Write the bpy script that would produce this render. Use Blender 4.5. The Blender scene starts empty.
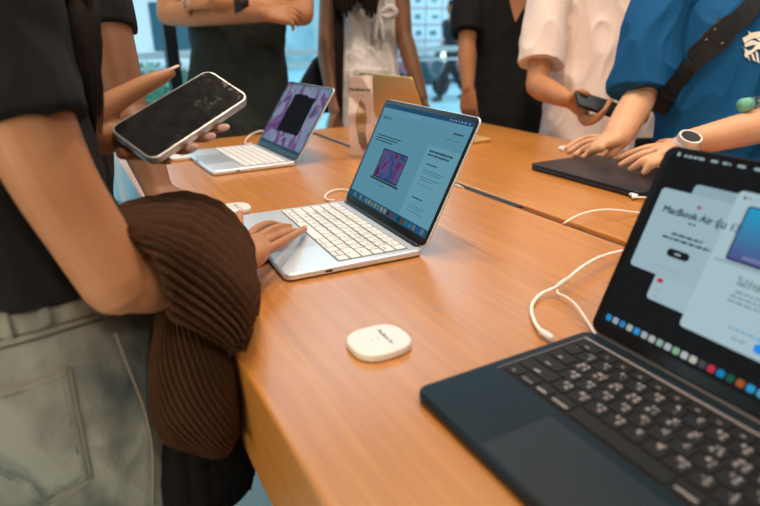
import bpy, bmesh, math, random
from mathutils import Vector as V, Matrix, Euler, noise
from mathutils.bvhtree import BVHTree
R_ = math.radians
random.seed(7)
sc = bpy.context.scene
COL = sc.collection
TZ = 0.90                      # table height; everything is laid out with the table top at z = 0 and lifted at the end
# ------------------------------------------------------------------ camera model (used to measure points)
FPX, PITCH, ROLL, CH = 562.775, R_(21.2343), R_(-0.5556), 0.3121
CAM = V((0, 0, CH))
FW = V((0, math.cos(PITCH), -math.sin(PITCH))); UP0 = V((0, math.sin(PITCH), math.cos(PITCH))); RT0 = V((1, 0, 0))
CR = RT0*math.cos(ROLL) + UP0*math.sin(ROLL); CU = -RT0*math.sin(ROLL) + UP0*math.cos(ROLL)
def ray(x, y): return FW + CR*((x-380)/FPX) - CU*((y-253)/FPX)
def pix(x, y, d): return CAM + ray(x, y)*d
def on(x, y, z=0.0):
    r = ray(x, y); return CAM + r*((z-CH)/r.z)
TA = R_(-28.8499)
DX = V((math.sin(TA), math.cos(TA), 0)); NX = V((math.cos(TA), -math.sin(TA), 0))     # along / across the tables
def tp(u, w, z=0.0): return NX*u + DX*w + V((0, 0, z))
def onw(x, y, w):
    r = ray(x, y); return CAM + r*((w-CAM.dot(DX))/r.dot(DX))
ZF = -TZ
# ------------------------------------------------------------------ materials
def mat(name, col, rough=.5, metal=0., spec=.5, emit=None, estr=1., trans=0., alpha=1., sss=0., coat=0., ior=1.45):
    m = bpy.data.materials.new(name); m.use_nodes = True
    b = m.node_tree.nodes['Principled BSDF']
    b.inputs['Base Color'].default_value = (*col, 1); b.inputs['Roughness'].default_value = rough
    b.inputs['Metallic'].default_value = metal; b.inputs['Specular IOR Level'].default_value = spec
    b.inputs['IOR'].default_value = ior
    if emit: b.inputs['Emission Color'].default_value = (*emit, 1); b.inputs['Emission Strength'].default_value = estr
    b.inputs['Transmission Weight'].default_value = trans; b.inputs['Alpha'].default_value = alpha
    b.inputs['Coat Weight'].default_value = coat
    if sss:
        b.inputs['Subsurface Weight'].default_value = sss; b.inputs['Subsurface Radius'].default_value = (.02, .008, .004); b.inputs['Subsurface Scale'].default_value = .5
    return m
def nodes(m): return m.node_tree.nodes, m.node_tree.links, m.node_tree.nodes['Principled BSDF']
def noisy(m, c1, c2, scale=(10, 10, 10), detail=4, bump=0., bscale=None, lo=.3, hi=.7, coord='Object', dist=0.):
    n, l, b = nodes(m)
    tc = n.new('ShaderNodeTexCoord'); mp = n.new('ShaderNodeMapping'); mp.inputs['Scale'].default_value = scale
    tx = n.new('ShaderNodeTexNoise'); tx.inputs['Scale'].default_value = 1; tx.inputs['Detail'].default_value = detail; tx.inputs['Distortion'].default_value = dist
    rp = n.new('ShaderNodeValToRGB'); rp.color_ramp.elements[0].position = lo; rp.color_ramp.elements[1].position = hi
    rp.color_ramp.elements[0].color = (*c1, 1); rp.color_ramp.elements[1].color = (*c2, 1)
    l.new(tc.outputs[coord], mp.inputs[0]); l.new(mp.outputs[0], tx.inputs[0]); l.new(tx.outputs[0], rp.inputs[0]); l.new(rp.outputs[0], b.inputs['Base Color'])
    if bump:
        t2 = tx
        if bscale:
            mp2 = n.new('ShaderNodeMapping'); mp2.inputs['Scale'].default_value = bscale
            t2 = n.new('ShaderNodeTexNoise'); t2.inputs['Scale'].default_value = 1; t2.inputs['Detail'].default_value = 3
            l.new(tc.outputs[coord], mp2.inputs[0]); l.new(mp2.outputs[0], t2.inputs[0])
        bp = n.new('ShaderNodeBump'); bp.inputs['Strength'].default_value = bump; bp.inputs['Distance'].default_value = .002
        l.new(t2.outputs[0], bp.inputs['Height']); l.new(bp.outputs[0], b.inputs['Normal'])
    return m
def emis(name, col, s=1.):      # a lit screen area
    m = bpy.data.materials.new(name); m.use_nodes = True; n = m.node_tree.nodes; l = m.node_tree.links
    e = n.new('ShaderNodeEmission'); e.inputs[0].default_value = (*col, 1); e.inputs[1].default_value = s
    l.new(e.outputs[0], n['Material Output'].inputs[0]); return m
M = {}
# wood: fine grain along the table
def wood():
    m = mat('oak', (.6, .33, .13), .27, 0, 1., ior=1.75)
    n, l, b = nodes(m)
    tc = n.new('ShaderNodeTexCoord')
    def tex(scale, det):
        mp = n.new('ShaderNodeMapping'); mp.inputs['Scale'].default_value = scale
        t = n.new('ShaderNodeTexNoise'); t.inputs['Scale'].default_value = 1; t.inputs['Detail'].default_value = det; t.inputs['Roughness'].default_value = .6
        l.new(tc.outputs['Object'], mp.inputs[0]); l.new(mp.outputs[0], t.inputs[0]); return t
    fine = tex((230, 6, 230), 6); broad = tex((60, 1.6, 60), 4)
    mx = n.new('ShaderNodeMix'); mx.data_type = 'FLOAT'; mx.inputs[0].default_value = .45
    l.new(fine.outputs[0], mx.inputs[2]); l.new(broad.outputs[0], mx.inputs[3])
    rp = n.new('ShaderNodeValToRGB'); e = rp.color_ramp.elements
    e[0].position = .36; e[0].color = (.44, .155, .024, 1); e[1].position = .62; e[1].color = (.58, .235, .046, 1)
    l.new(mx.outputs[0], rp.inputs[0]); l.new(rp.outputs[0], b.inputs['Base Color'])
    bp = n.new('ShaderNodeBump'); bp.inputs['Strength'].default_value = .12; bp.inputs['Distance'].default_value = .001
    l.new(fine.outputs[0], bp.inputs['Height']); l.new(bp.outputs[0], b.inputs['Normal'])
    return m
M['oak'] = wood()
M['silver'] = mat('silver', (.80, .86, .93), .36, .6)
M['gold'] = mat('gold', (.74, .47, .17), .42, .5)
M['midnight'] = mat('midnight', (.007, .018, .028), .42, 0, .2)
M['spacegrey'] = mat('dark_shell', (.028, .028, .038), .36, .3, .4)
M['key_white'] = mat('key_white', (.82, .80, .80), .5)
M['key_black'] = mat('key_black', (.010, .010, .011), .5, 0, .3)
M['well_white'] = mat('well_white', (.20, .20, .21), .6)
M['well_black'] = mat('well_black', (.006, .006, .006), .5, 0, .3)
M['legend'] = mat('legend', (.80, .74, .71), .6, emit=(1, .88, .82), estr=.10)
M['legend_dark'] = mat('legend_dark', (.25, .25, .26), .6)
M['black'] = mat('black_plastic', (.012, .012, .013), .4)
M['bezel'] = mat('bezel', (.008, .008, .009), .2, 0, .5)
M['rubber'] = mat('rubber', (.015, .015, .015), .7)
M['white'] = mat('white_plastic', (.76, .75, .74), .35)
M['cable'] = mat('cable_white', (.88, .85, .82), .45)
M['ink'] = mat('ink', (.05, .05, .06), .6)
M['ink_grey'] = mat('ink_grey', (.35, .33, .34), .6)
M['skin'] = noisy(mat('skin', (.6, .32, .2), .48, 0, .4, sss=.12), (.42, .175, .075), (.50, .225, .105), (14, 14, 14), 3, .12, (260, 260, 260))
M['skin_brown_shaded'] = noisy(mat('skin_brown_shaded', (.4, .2, .12), .5, 0, .35, sss=.06), (.20, .085, .042), (.26, .115, .058), (14, 14, 14), 3)  # brown skin, darkened a little to carry shade on the far-left arm
M['skin_light'] = noisy(mat('skin_light', (.7, .42, .3), .48, 0, .4, sss=.12), (.62, .32, .185), (.69, .385, .24), (14, 14, 14), 3, .1, (260, 260, 260))
M['nail'] = mat('nail', (.78, .50, .44), .22, 0, .5)
M['hair'] = noisy(mat('hair', (.02, .014, .012), .75, 0, .06), (.008, .0065, .006), (.018, .012, .010), (300, 300, 6), 3, .3, (500, 500, 8))
def cloth(name, c1, c2, bump=.25, sc_=(700, 700, 700), rough=.85):
    return noisy(mat(name, c1, rough, 0, .25), c1, c2, (9, 9, 5), 4, bump, sc_)
M['black_tee'] = cloth('black_tee', (.0075, .0075, .008), (.011, .011, .012))
M['green_tee'] = cloth('green_black_tee', (.015, .020, .019), (.022, .027, .025))
M['blue_tee'] = cloth('blue_tee', (.003, .066, .19), (.005, .088, .24))
M['pink_tee'] = cloth('pink_tee', (.72, .57, .52), (.80, .65, .60))
M['white_dress'] = cloth('white_dress', (.62, .57, .56), (.75, .70, .68))
M['black_cloth'] = cloth('black_cloth', (.014, .014, .016), (.022, .022, .024))
M['navy_cloth'] = cloth('navy_cloth', (.012, .017, .022), (.02, .028, .035))
def denim():
    m = noisy(mat('denim', (.3, .3, .27), .9, 0, .15), (.085, .095, .092), (.30, .295, .25), (13, 13, 8), 8, .6, (700, 700, 350), .37, .63)
    return m
M['denim'] = denim()
M['denim_dark'] = noisy(mat('denim_dark', (.1, .1, .09), .9, 0, .15), (.13, .125, .10), (.24, .225, .185), (60, 60, 60), 4)
M['stitch'] = mat('stitch', (.09, .075, .055), .8)
M['stitch_pale'] = mat('stitch_pale', (.26, .22, .16), .8)
M['knit'] = noisy(mat('brown_knit', (.08, .035, .018), .95, 0, .1), (.050, .023, .012), (.072, .032, .016), (420, 420, 420), 3, .5, (700, 700, 700))
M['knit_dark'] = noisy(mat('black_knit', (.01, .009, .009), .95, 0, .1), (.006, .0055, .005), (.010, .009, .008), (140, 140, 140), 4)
M['phone_screen'] = None
M['floor'] = noisy(mat('terrazzo', (.3, .5, .6), .45), (.32, .56, .70), (.52, .78, .92), (260, 260, 260), 3, 0, None, .35, .65)
M['wall'] = mat('plaster_white', (.34, .32, .30), .8)
M['frame'] = mat('window_frame', (.012, .014, .016), .45, .3)
# ------------------------------------------------------------------ helpers
def link(name, me, m=None, parent=None, smooth=False):
    o = bpy.data.objects.new(name, me); COL.objects.link(o)
    if m is not None:
        for k in (m if isinstance(m, (list, tuple)) else [m]): me.materials.append(k)
    if parent: o.parent = parent
    if smooth:
        for p in me.polygons: p.use_smooth = True
    return o
def obj(name, bm, m, parent=None, smooth=False, world=False):
    """world=True: the bmesh is in world coordinates and the parent is an unrotated Empty"""
    if world and parent is not None:
        bmesh.ops.translate(bm, verts=bm.verts, vec=-root_of(parent))
    me = bpy.data.meshes.new(name); bm.normal_update(); bm.to_mesh(me); bm.free()
    return link(name, me, m, parent, smooth)
def root_of(o):
    p = V(o.location)
    while o.parent: o = o.parent; p += o.location
    return p
def tag(o, label=None, cat=None, group=None, kind=None):
    if label: o['label'] = label
    if cat: o['category'] = cat
    if group: o['group'] = group
    if kind: o['kind'] = kind
    return o
def empty(name, loc=(0, 0, 0), rot=(0, 0, 0), **k):
    o = bpy.data.objects.new(name, None); COL.objects.link(o); o.location = loc; o.rotation_euler = rot; o.empty_display_size = .05
    return tag(o, **k)
def box(bm, x0, x1, y0, y1, z0, z1, mtx=None):
    vs = [bm.verts.new(V(c)) for c in ((x0, y0, z0), (x1, y0, z0), (x1, y1, z0), (x0, y1, z0), (x0, y0, z1), (x1, y0, z1), (x1, y1, z1), (x0, y1, z1))]
    for f in ((3, 2, 1, 0), (4, 5, 6, 7), (0, 1, 5, 4), (1, 2, 6, 5), (2, 3, 7, 6), (3, 0, 4, 7)): bm.faces.new([vs[i] for i in f])
    if mtx: bmesh.ops.transform(bm, matrix=mtx, verts=vs)
    return vs
def NB(): return bmesh.new()
def rrect(w, d, r, n=6, e=2.0):
    pts = []
    for cx, cy, a0 in ((w/2-r, d/2-r, 0), (-w/2+r, d/2-r, 90), (-w/2+r, -d/2+r, 180), (w/2-r, -d/2+r, 270)):
        for k in range(n+1):
            a = R_(a0+90*k/n); pts.append((cx+r*math.cos(a), cy+r*math.sin(a)))
    return pts
def squircle(w, d, n=48, e=3.2):
    out = []
    for k in range(n):
        a = 2*math.pi*k/n; c, s = math.cos(a), math.sin(a)
        out.append((w/2*math.copysign(abs(c)**(2/e), c), d/2*math.copysign(abs(s)**(2/e), s)))
    return out
def slab(bm, outline, z0, z1, bev=0., nb=3, cx=0, cy=0):
    """outline extruded between z0 and z1 with rounded rims"""
    rings = []
    n = len(outline)
    def ring(s, z):
        k = []
        for i in range(n):
            x, y = outline[i]; xa, ya = outline[i-1]; xb, yb = outline[(i+1) % n]
            t = V((xb-xa, yb-ya)); t = t.normalized() if t.length > 1e-9 else V((1, 0)); nn = V((t.y, -t.x))
            k.append(bm.verts.new((cx+x-nn.x*s, cy+y-nn.y*s, z)))
        rings.append(k)
    if bev:
        for k in range(nb+1):
            a = math.pi/2*k/nb; ring(bev*(1-math.sin(a)), z0+bev*(1-math.cos(a)))
        for k in range(nb+1):
            a = math.pi/2*k/nb; ring(bev*(1-math.cos(a)), z1-bev*(1-math.sin(a)))
    else:
        ring(0, z0); ring(0, z1)
    for a, b in zip(rings, rings[1:]):
        for i in range(n): bm.faces.new((a[i], a[(i+1) % n], b[(i+1) % n], b[i]))
    bm.faces.new(rings[0][::-1]); bm.faces.new(rings[-1])
def flat(bm, outline, z, cx=0, cy=0):
    bm.faces.new([bm.verts.new((cx+x, cy+y, z)) for x, y in outline])
def catmull(pts, n):
    """pts: list of tuples/vectors (any dimension); n samples in all"""
    P = [list(p) for p in pts]; m = len(P); out = []
    for k in range(n):
        t = k/(n-1)*(m-1); i = min(int(t), m-2); f = t-i
        a = P[i-1] if i > 0 else [2*P[0][j]-P[1][j] for j in range(len(P[0]))]
        d = P[i+2] if i+2 < m else [2*P[-1][j]-P[-2][j] for j in range(len(P[0]))]
        b, c = P[i], P[i+1]
        out.append([.5*(2*b[j]+(c[j]-a[j])*f+(2*a[j]-5*b[j]+4*c[j]-d[j])*f*f+(3*b[j]-a[j]-3*c[j]+d[j])*f**3) for j in range(len(b))])
    return out
def tube(bm, pts, rad, seg=10, n=None, cap=True, closed_round=True):
    """round tube; rad number or list; points may be Vectors"""
    rads = rad if isinstance(rad, (list, tuple)) else [rad]*len(pts)
    q = [(*p, r) for p, r in zip(pts, rads)]
    if n is None: n = max(2, (len(pts)-1)*5+1) if len(pts) > 2 else 2
    q = catmull(q, n) if len(pts) > 2 else q
    P = [V(a[:3]) for a in q]; r = [max(a[3], 1e-5) for a in q]
    if closed_round:
        t0 = (P[0]-P[1]).normalized(); t1 = (P[-1]-P[-2]).normalized()
        P = [P[0]+t0*r[0]*.85, P[0]+t0*r[0]*.5]+P+[P[-1]+t1*r[-1]*.5, P[-1]+t1*r[-1]*.85]
        r = [r[0]*.45, r[0]*.85]+r+[r[-1]*.85, r[-1]*.45]
    t = (P[1]-P[0]).normalized(); u = t.orthogonal().normalized(); rings = []
    for i in range(len(P)):
        t2 = (P[min(i+1, len(P)-1)]-P[max(i-1, 0)]).normalized()
        u = (u-t2*u.dot(t2)); u = u.normalized() if u.length > 1e-6 else t2.orthogonal().normalized()
        w = t2.cross(u)
        rings.append([bm.verts.new(P[i]+(u*math.cos(2*math.pi*k/seg)+w*math.sin(2*math.pi*k/seg))*r[i]) for k in range(seg)])
    for a, b in zip(rings, rings[1:]):
        for k in range(seg): bm.faces.new((a[k], a[(k+1) % seg], b[(k+1) % seg], b[k]))
    if cap: bm.faces.new(rings[0][::-1]); bm.faces.new(rings[-1])
def loft(bm, rings, seg=28):
    """rings: (centre, X axis vec * halfwidth, Y axis vec * halfdepth[, exponent])"""
    rs = []
    for rg in rings:
        c, ax, ay = rg[:3]; e = rg[3] if len(rg) > 3 else 2.3; k = []
        for i in range(seg):
            a = 2*math.pi*i/seg; x, y = math.cos(a), math.sin(a)
            k.append(bm.verts.new(c+ax*math.copysign(abs(x)**(2/e), x)+ay*math.copysign(abs(y)**(2/e), y)))
        rs.append(k)
    for a, b in zip(rs, rs[1:]):
        for i in range(seg): bm.faces.new((a[i], a[(i+1) % seg], b[(i+1) % seg], b[i]))
    bm.faces.new(rs[0][::-1]); bm.faces.new(rs[-1])
def ellipsoid(bm, c, a, b, d, X=V((1, 0, 0)), Y=V((0, 1, 0)), Z=V((0, 0, 1)), u=20, v=14):
    m = Matrix.Translation(c) @ Matrix(((X.x*a, Y.x*b, Z.x*d, 0), (X.y*a, Y.y*b, Z.y*d, 0), (X.z*a, Y.z*b, Z.z*d, 0), (0, 0, 0, 1)))
    bmesh.ops.create_uvsphere(bm, u_segments=u, v_segments=v, radius=1, matrix=m)
def vox(bm, voxel, smooth=4, fold=None):
    """fuse overlapping closed shapes into one continuous skin"""
    bmesh.ops.recalc_face_normals(bm, faces=bm.faces)
    me = bpy.data.meshes.new('tmp'); bm.to_mesh(me); bm.free()
    o = bpy.data.objects.new('tmp', me); COL.objects.link(o)
    r = o.modifiers.new('r', 'REMESH'); r.mode = 'VOXEL'; r.voxel_size = voxel
    if smooth: s = o.modifiers.new('s', 'SMOOTH'); s.factor = .5; s.iterations = smooth
    dg = bpy.context.evaluated_depsgraph_get()
    out = bpy.data.meshes.new_from_object(o.evaluated_get(dg))
    bpy.data.objects.remove(o); bpy.data.meshes.remove(me)
    if fold:
        nn = [V(v.normal) for v in out.vertices]
        for v, n in zip(out.vertices, nn): v.co += n*fold(v.co, n)
    out.update()
    return out
def part(name, me, m, root, smooth=True):
    off = root_of(root)
    for v in me.vertices: v.co -= off
    me.name = name
    return link(name, me, m, root, smooth)
def ridged(p, s, seed=0.): return (1-abs(noise.noise(V((p.x*s[0]+seed, p.y*s[1]+seed*.7, p.z*s[2])))*1.6))
def folds(amp, s=(9, 9, 4), seed=0., pw=3):
    def f(p, n):
        a = max(0, ridged(p, s, seed))**pw; b = max(0, ridged(p+V((.3, .1, .2)), (s[0]*2.1, s[1]*2.1, s[2]*2.6), seed+4))**pw
        return amp*(a-.4)+amp*.45*(b-.4)
    return f
TXT = {}
def text(name, body, size, m, parent, loc, rot=(0, 0, 0), align='LEFT', ext=0., bold=0.):
    """flat lettering, turned into a mesh"""
    k = (body, round(size, 5), align, m.name)
    if k not in TXT:
        c = bpy.data.curves.new(name, 'FONT'); c.body = body; c.size = size; c.align_x = align; c.align_y = 'CENTER'; c.resolution_u = 2
        o = bpy.data.objects.new(name, c); COL.objects.link(o)
        dg = bpy.context.evaluated_depsgraph_get(); me = bpy.data.meshes.new_from_object(o.evaluated_get(dg)); me.materials.clear(); me.materials.append(m); me.name = name
        if bold:                                   # heavier strokes: the same letters again, a hair's breadth aside
            b = NB(); b.from_mesh(me); n0 = len(b.verts)
            for dx, dy in ((bold*1.6, 0), (bold*1.6, bold*1.6), (0, bold*1.6)):
                b2 = me.copy(); b2.transform(Matrix.Translation((dx, dy, 0))); b.from_mesh(b2); bpy.data.meshes.remove(b2)
            b.to_mesh(me); b.free()
        bpy.data.objects.remove(o); bpy.data.curves.remove(c); TXT[k] = me
    o = bpy.data.objects.new(name, TXT[k]); COL.objects.link(o); o.location = loc; o.rotation_euler = rot
    if parent: o.parent = parent
    return o
#%%SPLIT
# ================================================================== SETTING
def local_at(u, w, z=0): return tp(u, w, z)
ROT = -TA
def struct(name, bm, m, rotz=0, loc=(0, 0, 0)):
    o = obj(name, bm, m); o.rotation_euler = (0, 0, rotz); o.location = loc; o['kind'] = 'structure'; return o
CZ = 2.9                        # ceiling above the table top
WW = 3.75                      # window wall, measured along the tables
b = NB(); box(b, -7, 7, -5, WW+.05, ZF-.1, ZF); struct('floor', b, M['floor'], ROT)
b = NB(); box(b, -7, 7, -5, WW+.05, CZ, CZ+.15); struct('ceiling', b, M['wall'], ROT)
b = NB(); box(b, -7, 7, -5.1, -5, ZF, CZ); struct('wall_back', b, M['wall'], ROT)
b = NB(); box(b, -7.1, -7, -5, WW, ZF, CZ); struct('wall_left', b, M['wall'], ROT)
b = NB(); box(b, 7, 7.1, -5, WW, ZF, CZ); struct('wall_right', b, M['wall'], ROT)
M['glass'] = mat('window_glass', (.9, 1, 1), .02)
def glassmat():
    m = M['glass']; n, l, bs = nodes(m)
    tr = n.new('ShaderNodeBsdfTransparent'); tr.inputs[0].default_value = (.93, .985, 1, 1)
    gl = n.new('ShaderNodeBsdfGlossy'); gl.inputs['Roughness'].default_value = .02
    mx = n.new('ShaderNodeMixShader'); mx.inputs[0].default_value = .05
    l.new(tr.outputs[0], mx.inputs[1]); l.new(gl.outputs[0], mx.inputs[2]); l.new(mx.outputs[0], n['Material Output'].inputs[0])
glassmat()
u_m = onw(172.5, 60, WW).dot(NX)          # the dark upright seen between the people
edges = [-7, u_m-3.2, u_m, u_m+2.75, u_m+5.5, 7]
for i in range(len(edges)-1):
    a, c = edges[i], edges[i+1]
    b = NB()
    box(b, a-.035, a+.035, WW-.05, WW+.05, ZF, CZ); box(b, a+.035, c-.035, WW-.04, WW+.04, ZF, ZF+.08); box(b, a+.035, c-.035, WW-.04, WW+.04, CZ-.1, CZ)
    if i == len(edges)-2: box(b, c-.035, c+.035, WW-.05, WW+.05, ZF, CZ)
    w = struct('window_%d' % (i+1), b, M['frame'], ROT)
    b = NB(); box(b, a+.035, c-.035, WW-.006, WW+.006, ZF+.08, CZ-.1)
    obj('glass_pane', b, M['glass'], w)
# ================================================================== TABLES
def table(name, u0, u1, w0, w1, label):
    t = empty(name, tp((u0+u1)/2, (w0+w1)/2, ZF), (0, 0, ROT), label=label, cat='table', group='wooden display tables')
    hw, hl = (u1-u0)/2, (w1-w0)/2
    b = NB(); slab(b, rrect(2*hw, 2*hl, .004, 2), TZ-.13, TZ, .003, 2); obj('tabletop', b, M['oak'], t)
    for sx in (-1, 1):
        for sy in (-1, 1):
            b = NB(); slab(b, rrect(.12, .12, .004, 2), 0, TZ-.13, .002, 1); l = obj('leg', b, M['oak'], t); l.location = (sx*(hw-.06), sy*(hl-.06), 0)
    return t
table('display_table', .113, .7325, -1.1, 1.88, 'light oak table in front, holding the white-keyed and dark laptops')
table('display_table', .7535, 1.372, -1.1, 1.88, 'light oak table behind the gap, holding the closed dark laptop')
b = NB(); box(b, -.0048, .0048, -.95, .95, -.06, -.007)
o = obj('channel_cover', b, M['oak']); o.location = tp(.7485, -.16); o.rotation_euler = (0, 0, ROT)
tag(o, 'narrow wooden strip filling the gap between the two tables', 'strip')
b = NB(); box(b, -.0103, .0103, -.545, .545, -.06, -.0025)
o = obj('slot_strip', b, M['rubber']); o.location = tp(.743, 1.335); o.rotation_euler = (0, 0, ROT); tag(o, 'black strip in the far half of the gap between the two tables', 'strip')  # black strip filling the far half of the gap
b = NB(); box(b, -.0052, .0052, -.95, .95, -.06, -.0035)
o = obj('slot_strip', b, M['rubber']); o.location = tp(.7380, -.16); o.rotation_euler = (0, 0, ROT); tag(o, 'black strip beside the wooden strip in the near half of the gap', 'strip')
def knots(pts, nm, label):
    b = NB()
    for x, y, r in pts:
        p = on(x, y); slab(b, [(r*math.cos(k*.524), r*math.sin(k*.524)) for k in range(12)], 0, .0006, 0, 1, p.x, p.y)
        bmesh.ops.create_circle(b, cap_ends=True, segments=10, radius=r*.5, matrix=Matrix.Translation((p.x, p.y, .0008)))
    tag(obj(nm, b, M['ink_grey']), label, 'table mark')
knots([(434.5, 309, .0022), (439.5, 309.5, .0022)], 'table_plug', 'pair of tiny grey plugs in the oak, right of the round white badge')
knots([(268, 193, .003), (272, 193.3, .003)], 'table_plug', 'tiny dark plug in the oak between the two open white-keyed laptops')
# ================================================================== LAPTOPS
ROWS = [[('esc', 1.5)]+[('F%d' % i, 1) for i in range(1, 13)]+[('', 1)],
        [(c, 1) for c in '`1234567890-=']+[('delete', 1.5)],
        [('tab', 1.5)]+[(c, 1) for c in 'QWERTYUIOP[]\\'],
        [('caps', 1.75)]+[(c, 1) for c in "ASDFGHJKL;'"]+[('return', 1.75)],
        [('shift', 2.25)]+[(c, 1) for c in 'ZXCVBNM,./']+[('shift', 2.25)],
        [('fn', 1), ('control', 1), ('option', 1), ('command', 1.25), (' ', 5), ('command', 1.25), ('option', 1)]]
THAI = dict(zip("1234567890-=QWERTYUIOP[]ASDFGHJKL;'ZXCVBNM,./", 'ๅ/-ภถุึคตจขชๆไำพะัีรนยบลฟหกดเ้่าสวงผปแอิืทมใฝ'))
def key_layout(kw=.2755, kd=.1115):
    u = kw/14.5; ph = kd/6; out = []
    for r, row in enumerate(ROWS):
        x = -kw/2; y = kd/2-(r+.5)*ph
        for c, w in row: out.append((c, x+w*u/2, y, w*u-.0026, ph-.0026)); x += w*u
        if r == 5:
            out.append(('left', x+u/2, y, u-.0026, ph-.0026)); out.append(('up', x+u*1.5, y+ph*.25, u-.0026, ph*.5-.0016))
            out.append(('down', x+u*1.5, y-ph*.25, u-.0026, ph*.5-.0016)); out.append(('right', x+u*2.5, y, u-.0026, ph-.0026))
    return out
def laptop(name, label, hinge, th, al, body, keys, well, legend, screen, legends=True, w=.304, d=.215, t=.0113):
    th_, al_ = R_(th), R_(al)
    ey = V((-math.sin(th_), math.cos(th_), 0)); c = V((*hinge, 0))-ey*d/2
    root = empty(name, c, (0, 0, th_), label=label, cat='laptop', group='laptops on the tables')
    b = NB(); slab(b, rrect(w, d, .0115, 8), .0012, t, .0035, 4); obj('base', b, body, root, True).data.set_sharp_from_angle(angle=R_(35))
    for sx in (-1, 1):
        for sy in (-1, 1):
            b = NB(); slab(b, squircle(.016, .016, 16, 2), 0, .0013, 0, 1, sx*(w/2-.025), sy*(d/2-.025)); obj('rubber_foot', b, M['rubber'], root)
    kw, kd = .2755, .1115; ky = d/2-.0205-kd/2
    b = NB(); slab(b, rrect(kw+.003, kd+.003, .003, 4), t-.0006, t+.00015, 0, 1, 0, ky); obj('keyboard_well', b, well, root)
    if legend is M['legend']:
        b = NB(); hx, hy = kw/2+.0028, kd/2+.0028
        box(b, -hx, hx, hy-.0008, hy+.0016, t-.0002, t+.0004, Matrix.Translation((0, ky, 0))); box(b, -hx-.0001, -hx+.0003, -hy, hy+.0016, t-.0002, t+.0003, Matrix.Translation((0, ky, 0))); box(b, hx, hx+.0006, -hy, hy+.0016, t-.0002, t+.0003, Matrix.Translation((0, ky, 0)))
        tag(obj('keyboard_rim', b, M['rim'], root), 'keyboard well rim with its reflection painted in')
    cache = {}
    for ch, x, y, kw_, kh in key_layout(kw, kd):
        kk = (round(kw_, 5), round(kh, 5))
        if kk not in cache:
            b = NB(); slab(b, rrect(kw_, kh, .0018, 3), 0, .0011, .0003, 1)
            me = bpy.data.meshes.new('key'); b.to_mesh(me); b.free(); me.materials.append(keys); cache[kk] = me
        k = link('key', cache[kk], None, root); k.location = (x, ky+y, t+.0002)
        if legends and ch not in (' ', ''):
            sm = {'left': '<', 'right': '>', 'up': '^', 'down': 'v'}
            if len(ch) == 1:
                body_ = ch+'  '+THAI.get(ch, '')+'\n  '+('%' if ch in '12345' else '"' if ch in 'QWERT' else '')
                tx = text('legend', ch+' '+THAI.get(ch, '')+'\n'+('ฤ' if ch in 'QWERTYUIOP' else ' ')+'  '+THAI.get(ch, ''), .0058, legend, k, (0, .0032, .00125), (0, 0, 0), 'CENTER', 0, bold=.00022)
            elif ch in sm: text('legend', sm[ch], .005, legend, k, (0, 0, .00125), align='CENTER')
            else: text('legend', ch, .0042 if ch[0] != 'F' else .0038, legend, k, (0, -.003 if ch[0] != 'F' else -.002, .00125), align='CENTER', bold=.0001)
    pw, pd = .122, .0735; py = -d/2+.005+pd/2
    b = NB(); slab(b, rrect(pw, pd, .004, 5), t-.0004, t+.00012, 0, 1, 0, py); tag(obj('trackpad', b, M[body.name+'_pad'], root), 'smooth trackpad')
    b = NB(); slab(b, rrect(.03, .0035, .0015, 4), t-.001, t+.0001, 0, 1, 0, -d/2+.0022); obj('finger_notch', b, well, root)
    for sx, ys in ((-1, (.075, .055)), (1, (-.045,))):
        for y in ys:
            b = NB(); box(b, -.0006, .0006, -.005, .005, -.0016, .0016); q = obj('port', b, M['rubber'], root); q.location = (sx*(w/2-.0002), y, .006)
    b = NB(); tube(b, [V((-w/2+.017, d/2-.003, t-.001)), V((w/2-.017, d/2-.003, t-.001))], .0048, 12); obj('hinge', b, M['black'], root, True)
    # lid: its own frame, hinge line at the origin, y up the lid, z towards the user
    L, lt = .209, .0048
    lid = NB(); slab(lid, [(x, y+L/2+.0005) for x, y in rrect(w, L-.001, .0115, 8)], -lt, -.0004, .0018, 3)
    lo = obj('lid', lid, body, root, True); lo.data.set_sharp_from_angle(angle=R_(35)); lo.location = (0, d/2, t); lo.rotation_euler = (al_, 0, 0)
    b = NB(); slab(b, [(x, y+L/2+.0005) for x, y in rrect(w-.0022, L-.0035, .0105, 8)], -.0006, .0002); dsp = obj('display', b, M['bezel'], root)
    dsp.location = (0, d/2, t); dsp.rotation_euler = (al_, 0, 0)
    if screen: screen(dsp)
    return root
for nm, col, r, mt in (('silver', (.74, .80, .87), .30, .6), ('midnight', (.012, .018, .027), .36, .0), ('gold', (.75, .58, .36), .4, .6), ('dark_shell', (.05, .05, .06), .4, .3)):
    M[nm+'_pad'] = mat(nm+'_pad', col, r, mt)
M['rim'] = mat('rim_reflection', (.55, .45, .43), .35, .5)  # pale tone paints the reflection along the dark laptop's keyboard rim
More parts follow.
